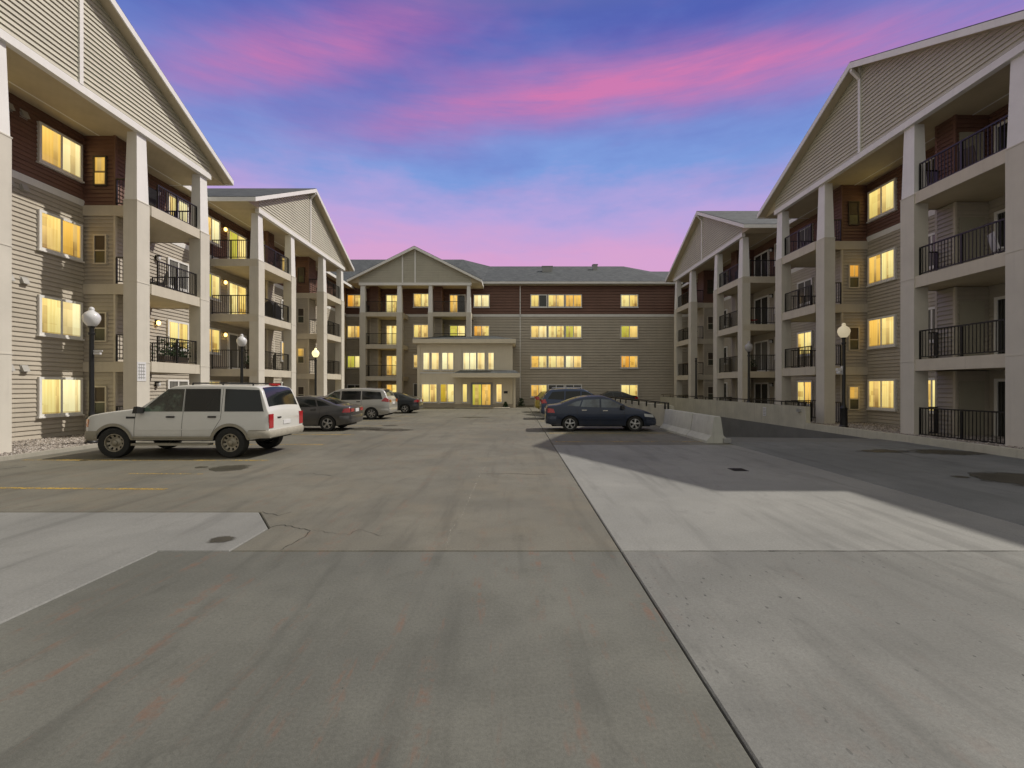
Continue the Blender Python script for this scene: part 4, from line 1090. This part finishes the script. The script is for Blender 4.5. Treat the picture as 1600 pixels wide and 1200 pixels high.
    def wrap(s, end, dep, z0, z1, out, mat, name):
        """bumper running round one end"""
        xe = s.x0 if end < 0 else s.x1; sg = -1 if end < 0 else 1; path = []
        for k in range(7): x = xe - sg * dep * (1 - k / 6); path.append((x, s.plan(x) * .985 + out))
        ye = path[-1][1]; path[-1] = (xe + sg * out * .4, ye - .02)
        front = [(xe + sg * (out + .02 * (1 - (v) ** 2)), (ye - .07) * v) for v in (1, .6, .2, -.2, -.6, -1)]
        full = path + front + [(x, -y) for x, y in reversed(path)]
        m = MB()
        def ins(p, k): return (p[0] - sg * k if abs(p[1]) < s.W / 2 * .92 else p[0], p[1] - math.copysign(min(k, abs(p[1])), p[1]))
        rings = [[(*ins(p, .10), z0) for p in full], [(*ins(p, .03), z0 + .01) for p in full], [(*p, z0 + .06) for p in full], [(*p, z1 - .04) for p in full], [(*ins(p, .02), z1) for p in full], [(*ins(p, .12), z1 + .005) for p in full]]
        n = len(full)
        for r_ in rings: m.v += r_
        for k in range(len(rings) - 1):
            for i in range(n - 1): m.f.append((k * n + i, k * n + i + 1, (k + 1) * n + i + 1, (k + 1) * n + i))
        s.put(name, m, mat)
CARMESH = {}
BASE = dict(corner=.075, nose=.7, nose_amt=.2, tail=.5, tail_amt=.12, sill=.24, belt_rise=.02, tumble=.2, steer=0, tw=.21, rimf=.66, spokes=5, rim_mat='alloy', flare=None, handle_mat='plastic_black', mirror_mat='plastic_black',
            decks=[], lights=[], rear=[], front=[], bumpers=[], trims=[], seams=[], handles=[])
def spec(**kw): d = dict(BASE); d.update(kw); return d

SUV = spec(corner=.05, W=1.99, H=1.89, paint='paint_white', outline=[(-2.44, 1.0), (-2.435, 1.15), (-2.38, 1.24), (-2.20, 1.76), (-2.10, 1.85), (-1.95, 1.87), (-1.0, 1.885), (-.2, 1.885), (.10, 1.865), (.26, 1.80), (.92, 1.30), (1.02, 1.27), (1.8, 1.185), (2.22, 1.10), (2.345, 1.04), (2.36, .98), (2.375, .80)],
           fa=1.56, ra=-1.46, wr=.39, tw=.26, rimf=.60, sill=.46, belt_z=1.17, belt_rise=0., tumble=.13, nose=.35, nose_amt=.12, tail=.3, tail_amt=.06, spokes=0, rim_mat='steel_rim', flare='cladding_beige', steer=R(7),
           glass=[([(.90, 1.20), (-.19, 1.20), (-.18, 1.785), (.25, 1.785)], 'car_glass_green'), ([(-.23, 1.20), (-1.17, 1.20), (-1.13, 1.79), (-.22, 1.79)], 'car_glass'), ([(-1.28, 1.20), (-2.30, 1.20), (-2.14, 1.76), (-1.25, 1.79)], 'car_glass')],
           mirror=(.86, 1.18), handles=[(.10, 1.06), (-.98, 1.06)], seams=[(1.02, .55, 1.02, 1.18), (-.21, .5, -.21, 1.8), (-1.2, 1.0, -1.2, 1.8), (-1.2, 1.0, -.98, .62), (-.21, .49, 1.0, .49)],
           decks=[(.36, .94, .93, .95, 'windscreen'), (-2.36, -2.15, .94, .92, 'rear_window')],
           lights=[([(2.24, .80), (2.35, .80), (2.34, 1.0), (2.23, 1.0)], 'amber', 'turn_signal'), ([(1.25, 1.02), (1.02, 1.02), (1.02, 1.07), (1.25, 1.07)], 'plastic_black', 'side_vent')],
           rear=[(.72, .925, .76, 1.13, 'tail_red', 'tail_light'), (-.925, -.72, .76, 1.13, 'tail_red', 'tail_light'), (-.2, .2, .82, .93, 'plate_white', 'number_plate'), (.32, .5, 1.0, 1.04, 'plastic_black', 'badge')],
           front=[(-.55, .55, .66, .86, 'plastic_black', 'grille'), (.6, .85, .68, .86, 'headlight', 'headlight'), (-.85, -.6, .68, .86, 'headlight', 'headlight')],
           bumpers=[(-1, .5, .50, .70, .05, 'bumper_dirty', 'rear_bumper'), (1, .42, .44, .70, .05, 'cladding_beige', 'front_bumper')],
           trims=[(-.98, .98, .72, .75, .012, 'paint_white', 'rub_strip'), (-.95, 1.05, .465, .56, .02, 'cladding_beige', 'sill_trim'), (-2.38, -1.95, .56, .72, .012, 'cladding_beige', 'quarter_trim')])
c = Car('parked_suv', (-8.87, 12.78, 0), math.pi, SUV, 'dirty white large SUV parked with its nose to the gravel', 'car', 'parked cars')
m = MB(); m.box(-.95, 1.05, .86, 1.06, .33, .38); m.box(-.95, 1.05, -1.06, -.86, .33, .38); c.put('running_board', m, 'cladding_beige', smooth=0)
m = MB()
for sd in (1, -1):
    m.tube((-1.9, .7 * sd, 1.94), (-.3, .7 * sd, 1.94), .018)
    for x in (-1.9, -1.1, -.3): m.tube((x, .7 * sd, 1.87), (x, .7 * sd, 1.94), .02)
c.put('roof_rack', m, 'plastic_black')
m = MB(); m.box(-2.14, -2.06, -.22, .22, 1.88, 1.935); c.put('brake_light', m, 'tail_red', smooth=0)

def sedan(pnt, **kw):
    d = spec(W=1.77, H=1.44, paint=pnt, outline=[(-2.24, .78), (-2.23, .97), (-2.14, 1.03), (-1.72, 1.06), (-1.02, 1.34), (-.62, 1.425), (-.1, 1.44), (.25, 1.41), (1.12, .99), (1.28, .955), (1.85, .84), (2.12, .72), (2.24, .56)],
             fa=1.36, ra=-1.30, wr=.318, belt_z=.93, belt_rise=.035, tumble=.24, tail_amt=.16, nose_amt=.24,
             glass=[([(.98, .985), (-.02, .99), (.0, 1.33), (.36, 1.31)], 'car_glass'), ([(-.09, .99), (-.86, 1.02), (-.74, 1.30), (-.07, 1.335)], 'car_glass'), ([(-.92, 1.03), (-1.42, 1.06), (-1.08, 1.22), (-.81, 1.28)], 'car_glass')],
             mirror=(.82, .94), handles=[(.14, .86), (-.72, .88)], seams=[(.92, .36, .92, .9), (-.06, .3, -.04, 1.36), (-.98, .62, -1.02, 1.0), (-.98, .62, -.86, .38), (-.84, .285, .9, .285)],
             decks=[(.34, 1.05, .92, .95, 'windscreen'), (-1.64, -.98, .93, .88, 'rear_window')],
             lights=[([(-1.92, .77), (-2.22, .77), (-2.215, .96), (-1.98, .93)], 'tail_red', 'tail_light'), ([(1.75, .62), (2.16, .58), (2.10, .70), (1.72, .74)], 'headlight', 'headlight')],
             rear=[(.38, .72, .80, .93, 'tail_red', 'tail_light'), (-.72, -.38, .80, .93, 'tail_red', 'tail_light'), (-.2, .2, .78, .92, 'plate_white', 'number_plate')],
             front=[(-.5, .5, .42, .52, 'plastic_black', 'grille')],
             bumpers=[(-1, .42, .30, .66, .015, pnt, 'rear_bumper'), (1, .45, .24, .50, .012, pnt, 'front_bumper')],
             trims=[(-.86, .86, .50, .54, .012, pnt, 'rub_strip')])
    d.update(kw)
    if 'relight' in kw: d['glass'] = [(q_, kw['relight']) for q_, g_ in d['glass']]
    return d
Car('parked_sedan', (-9.12, 19.72, 0), math.pi, sedan('paint_grey'), 'grey sedan parked between the white SUV and the silver minivan', 'car', 'parked cars')
Car('parked_sedan', (-8.95, 32.2, 0), math.pi, sedan('paint_dark', H=1.40), 'dark sedan parked beyond the silver minivan', 'car', 'parked cars')
Car('parked_sedan', (3.55, 19.55, 0), R(-1.5), sedan('paint_navy', handle_mat='chrome', relight='car_glass_light', outline=[(-2.28, .80), (-2.26, .99), (-2.16, 1.06), (-1.75, 1.09), (-1.05, 1.36), (-.6, 1.445), (-.1, 1.46), (.25, 1.43), (1.12, 1.0), (1.28, .965), (1.85, .83), (2.14, .70), (2.27, .52)]),
    'navy blue sedan parked facing the concrete barriers', 'car', 'parked cars')
def tall(pnt, **kw):
    d = spec(W=1.93, H=1.74, paint=pnt, outline=[(-2.48, .92), (-2.46, 1.10), (-2.34, 1.22), (-2.20, 1.58), (-2.02, 1.695), (-1.0, 1.745), (0, 1.74), (.5, 1.68), (1.55, 1.12), (1.72, 1.06), (2.2, .93), (2.42, .78), (2.50, .6)],
             fa=1.53, ra=-1.48, wr=.335, belt_z=1.04, belt_rise=.02, tumble=.18, tail_amt=.1, sill=.25, spokes=7,
             glass=[([(1.35, 1.08), (.3, 1.09), (.3, 1.58), (.62, 1.56)], 'car_glass_green'), ([(.22, 1.09), (-.88, 1.11), (-.86, 1.60), (.22, 1.60)], 'car_glass'), ([(-.95, 1.11), (-2.1, 1.14), (-1.96, 1.54), (-.93, 1.60)], 'car_glass')],
             mirror=(1.12, 1.04), handles=[(.42, .98), (-.75, 1.0)], seams=[(1.28, .4, 1.28, 1.04), (.26, .32, .26, 1.62), (-.92, .32, -.92, 1.62), (-.9, .31, 1.25, .31)],
             decks=[(.6, 1.48, .92, .95, 'windscreen'), (-2.32, -2.08, .9, .86, 'rear_window')],
             lights=[([(-2.02, 1.02), (-2.44, .98), (-2.43, 1.16), (-2.22, 1.24)], 'tail_red', 'tail_light'), ([(2.0, .72), (2.40, .66), (2.34, .80), (1.96, .86)], 'headlight', 'headlight')],
             rear=[(.52, .82, .96, 1.12, 'tail_red', 'tail_light'), (-.82, -.52, .96, 1.12, 'tail_red', 'tail_light'), (-.25, .25, .84, .98, 'plate_white', 'number_plate')],
             front=[(-.5, .5, .45, .58, 'plastic_black', 'grille')], bumpers=[(-1, .45, .34, .64, .02, pnt, 'rear_bumper'), (1, .45, .26, .54, .012, pnt, 'front_bumper')],
             trims=[(-.86, 1.2, .50, .54, .012, pnt, 'rub_strip')])
    d.update(kw); return d
Car('parked_minivan', (-9.6, 26.5, 0), math.pi, tall('paint_silver'), 'silver minivan parked between the grey and the dark sedan', 'car', 'parked cars')
NS = tall('paint_navy_light', L=4.5, W=1.82, H=1.72, outline=[(-2.22, .9), (-2.20, 1.06), (-2.12, 1.16), (-1.86, 1.56), (-1.66, 1.68), (-.8, 1.725), (0, 1.72), (.32, 1.66), (1.15, 1.12), (1.32, 1.07), (1.9, .94), (2.15, .8), (2.24, .62)],
          fa=1.38, ra=-1.22, glass=[([(1.0, 1.08), (.06, 1.09), (.06, 1.57), (.42, 1.55)], 'car_glass'), ([(-.02, 1.09), (-.88, 1.11), (-.84, 1.59), (-.02, 1.59)], 'car_glass'), ([(-.95, 1.11), (-1.86, 1.15), (-1.6, 1.54), (-.92, 1.59)], 'car_glass')],
          mirror=(.85, 1.04), handles=[(.2, .98), (-.7, 1.0)], seams=[(1.02, .4, 1.02, 1.04), (.02, .32, .02, 1.62), (-.92, .5, -.92, 1.62)], decks=[(.42, 1.08, .92, .95, 'windscreen'), (-2.08, -1.76, .9, .86, 'rear_window')],
          lights=[([(-1.9, .92), (-2.20, .90), (-2.19, 1.10), (-2.0, 1.16)], 'tail_red', 'tail_light'), ([(1.8, .76), (2.15, .70), (2.08, .84), (1.76, .88)], 'headlight', 'headlight')], trims=[(-.7, .95, .48, .52, .012, 'plastic_black', 'rub_strip')])
c = Car('parked_wagon', (3.65, 26.4, 0), 0, NS, 'dark blue wagon with roof rails, behind the navy sedan', 'car', 'parked cars')
m = MB()
for sd in (1, -1):
    m.tube((-1.5, .6 * sd, 1.78), (.1, .6 * sd, 1.79), .02)
    for x in (-1.5, -.7, .1): m.tube((x, .6 * sd, 1.69), (x, .6 * sd, 1.79), .022)
c.put('roof_rail', m, 'alloy')
YH = dict(NS); YH.update(paint='paint_yellow', H=1.5, bumpers=[(-1, .45, .34, .6, .02, 'paint_yellow', 'rear_bumper')],
          outline=[(x, z * .88) for x, z in NS['outline']], glass=[([(x, z * .88) for x, z in q_], g_) for q_, g_ in NS['glass']], belt_z=.91, decks=NS['decks'])
Car('parked_hatchback', (3.62, 33.2, 0), 0, YH, 'yellow hatchback whose tail shows behind the dark blue wagon', 'car', 'parked cars')
Car('parked_sedan', (8.5, 40.8, 0), math.pi, sedan('paint_dark'), 'dark sedan roof showing over the ramp parapet', 'car', 'parked cars')

# ------------------------------------------------------------------ things on the balconies
def patio_chair(x, y, z, rz, mat, label):
    r = bpy.data.objects.new('patio_chair', None); COL.objects.link(r); r.location = (x, y, z); r.rotation_euler = (0, 0, rz); tag(r, label, 'chair')
    def put(n, mb, mt):
        o = bpy.data.objects.new(n, mb.mesh(n, mt)); COL.objects.link(o); o.parent = r
    m = MB(); m.box(-.25, .25, -.25, .25, .40, .44); put('seat', m, mat)
    m = MB(); m.hexa([(-.25, .22, .44), (.25, .22, .44), (.25, .26, .44), (-.25, .26, .44)], [(-.24, .34, .95), (.24, .34, .95), (.24, .37, .95), (-.24, .37, .95)]); put('backrest', m, mat)
    for a in (-.23, .23):
        for b in (-.23, .23): m = MB(); m.tube((a, b, 0), (a, b, .41), .015); put('leg', m, 'metal_black')
def grill(x, y, z, label):
    r = root('covered_grill', (x, y, z), label, 'grill')
    m = MB(); m.hexa([(x - .32, y - .5, z), (x + .32, y - .5, z), (x + .32, y + .5, z), (x - .32, y + .5, z)], [(x - .28, y - .46, z + .85), (x + .28, y - .46, z + .85), (x + .28, y + .46, z + .85), (x - .28, y + .46, z + .85)]); place('cover', m.mesh('cover', 'plastic_black'), r)
    m = MB(); m.hexa([(x - .28, y - .46, z + .85), (x + .28, y - .46, z + .85), (x + .28, y + .46, z + .85), (x - .28, y + .46, z + .85)], [(x - .1, y - .4, z + 1.08), (x + .1, y - .4, z + 1.08), (x + .1, y + .4, z + 1.08), (x - .1, y + .4, z + 1.08)]); place('lid', m.mesh('lid', 'plastic_black'), r)
grill(-14.3, C2 - 3.6, FL[2], 'black covered grill on the third floor balcony above the grey sedan')
grill(14.95, D2 - 4.2, FL[3], 'dark covered grill on the top balcony behind the ramp wall')
patio_chair(15.2, D2 - 4.9, FL[2], R(90), 'fabric_red', 'red patio chair on the third floor balcony behind the ramp wall')
patio_chair(15.2, D1 - 4.4, FL[2], R(60), 'plate_white', 'white patio chair on the third floor balcony above the low kerb wall')
patio_chair(-14.9, C1 + 4.6, FL[2], R(-60), 'plastic_black', 'black patio chair on the third floor balcony above the white SUV')

def planter(x, y, z, sx, sy, n, label):
    r = root('planter_box', (x, y, z), label, 'planter')
    m = MB(); m.hexa([(x - sx * .85, y - sy * .85, z), (x + sx * .85, y - sy * .85, z), (x + sx * .85, y + sy * .85, z), (x - sx * .85, y + sy * .85, z)], [(x - sx, y - sy, z + .3), (x + sx, y - sy, z + .3), (x + sx, y + sy, z + .3), (x - sx, y + sy, z + .3)])
    place('pot', m.mesh('pot', 'brown_slat'), r); q = MB()
    for _ in range(n):
        p = Vector((x + random.gauss(0, sx * .7), y + random.gauss(0, sy * .7), z + .3 + abs(random.gauss(0, .28)))); s_ = random.uniform(.04, .09)
        u = Vector((random.uniform(-1, 1), random.uniform(-1, 1), random.uniform(-.4, 1))).normalized(); v_ = u.orthogonal().normalized()
        q.quad(p - u * s_, p + v_ * s_ * .5, p + u * s_, p - v_ * s_ * .5)
    place('foliage', q.mesh('foliage', 'dark_shrub', recalc=False), r)
planter(-14.15, C1 + 4.5, FL[1], .16, .7, 260, 'leafy planter behind the second floor railing above the white SUV')
planter(-14.4, C2 - 5.3, FL[1], .3, .3, 260, 'bushy potted plant on the second floor balcony above the grey sedan')
planter(14.9, D2 - 5.3, FL[1], .3, .3, 220, 'bushy potted plant on the second floor balcony behind the ramp wall')
patio_chair(-14.6, C1 + 3.6, FL[3], R(-90), 'plastic_black', 'black patio chair on the top balcony above the white SUV')
patio_chair(15.0, D1 - 3.6, FL[3], R(100), 'brown_slat', 'brown patio chair on the top balcony above the low kerb wall')
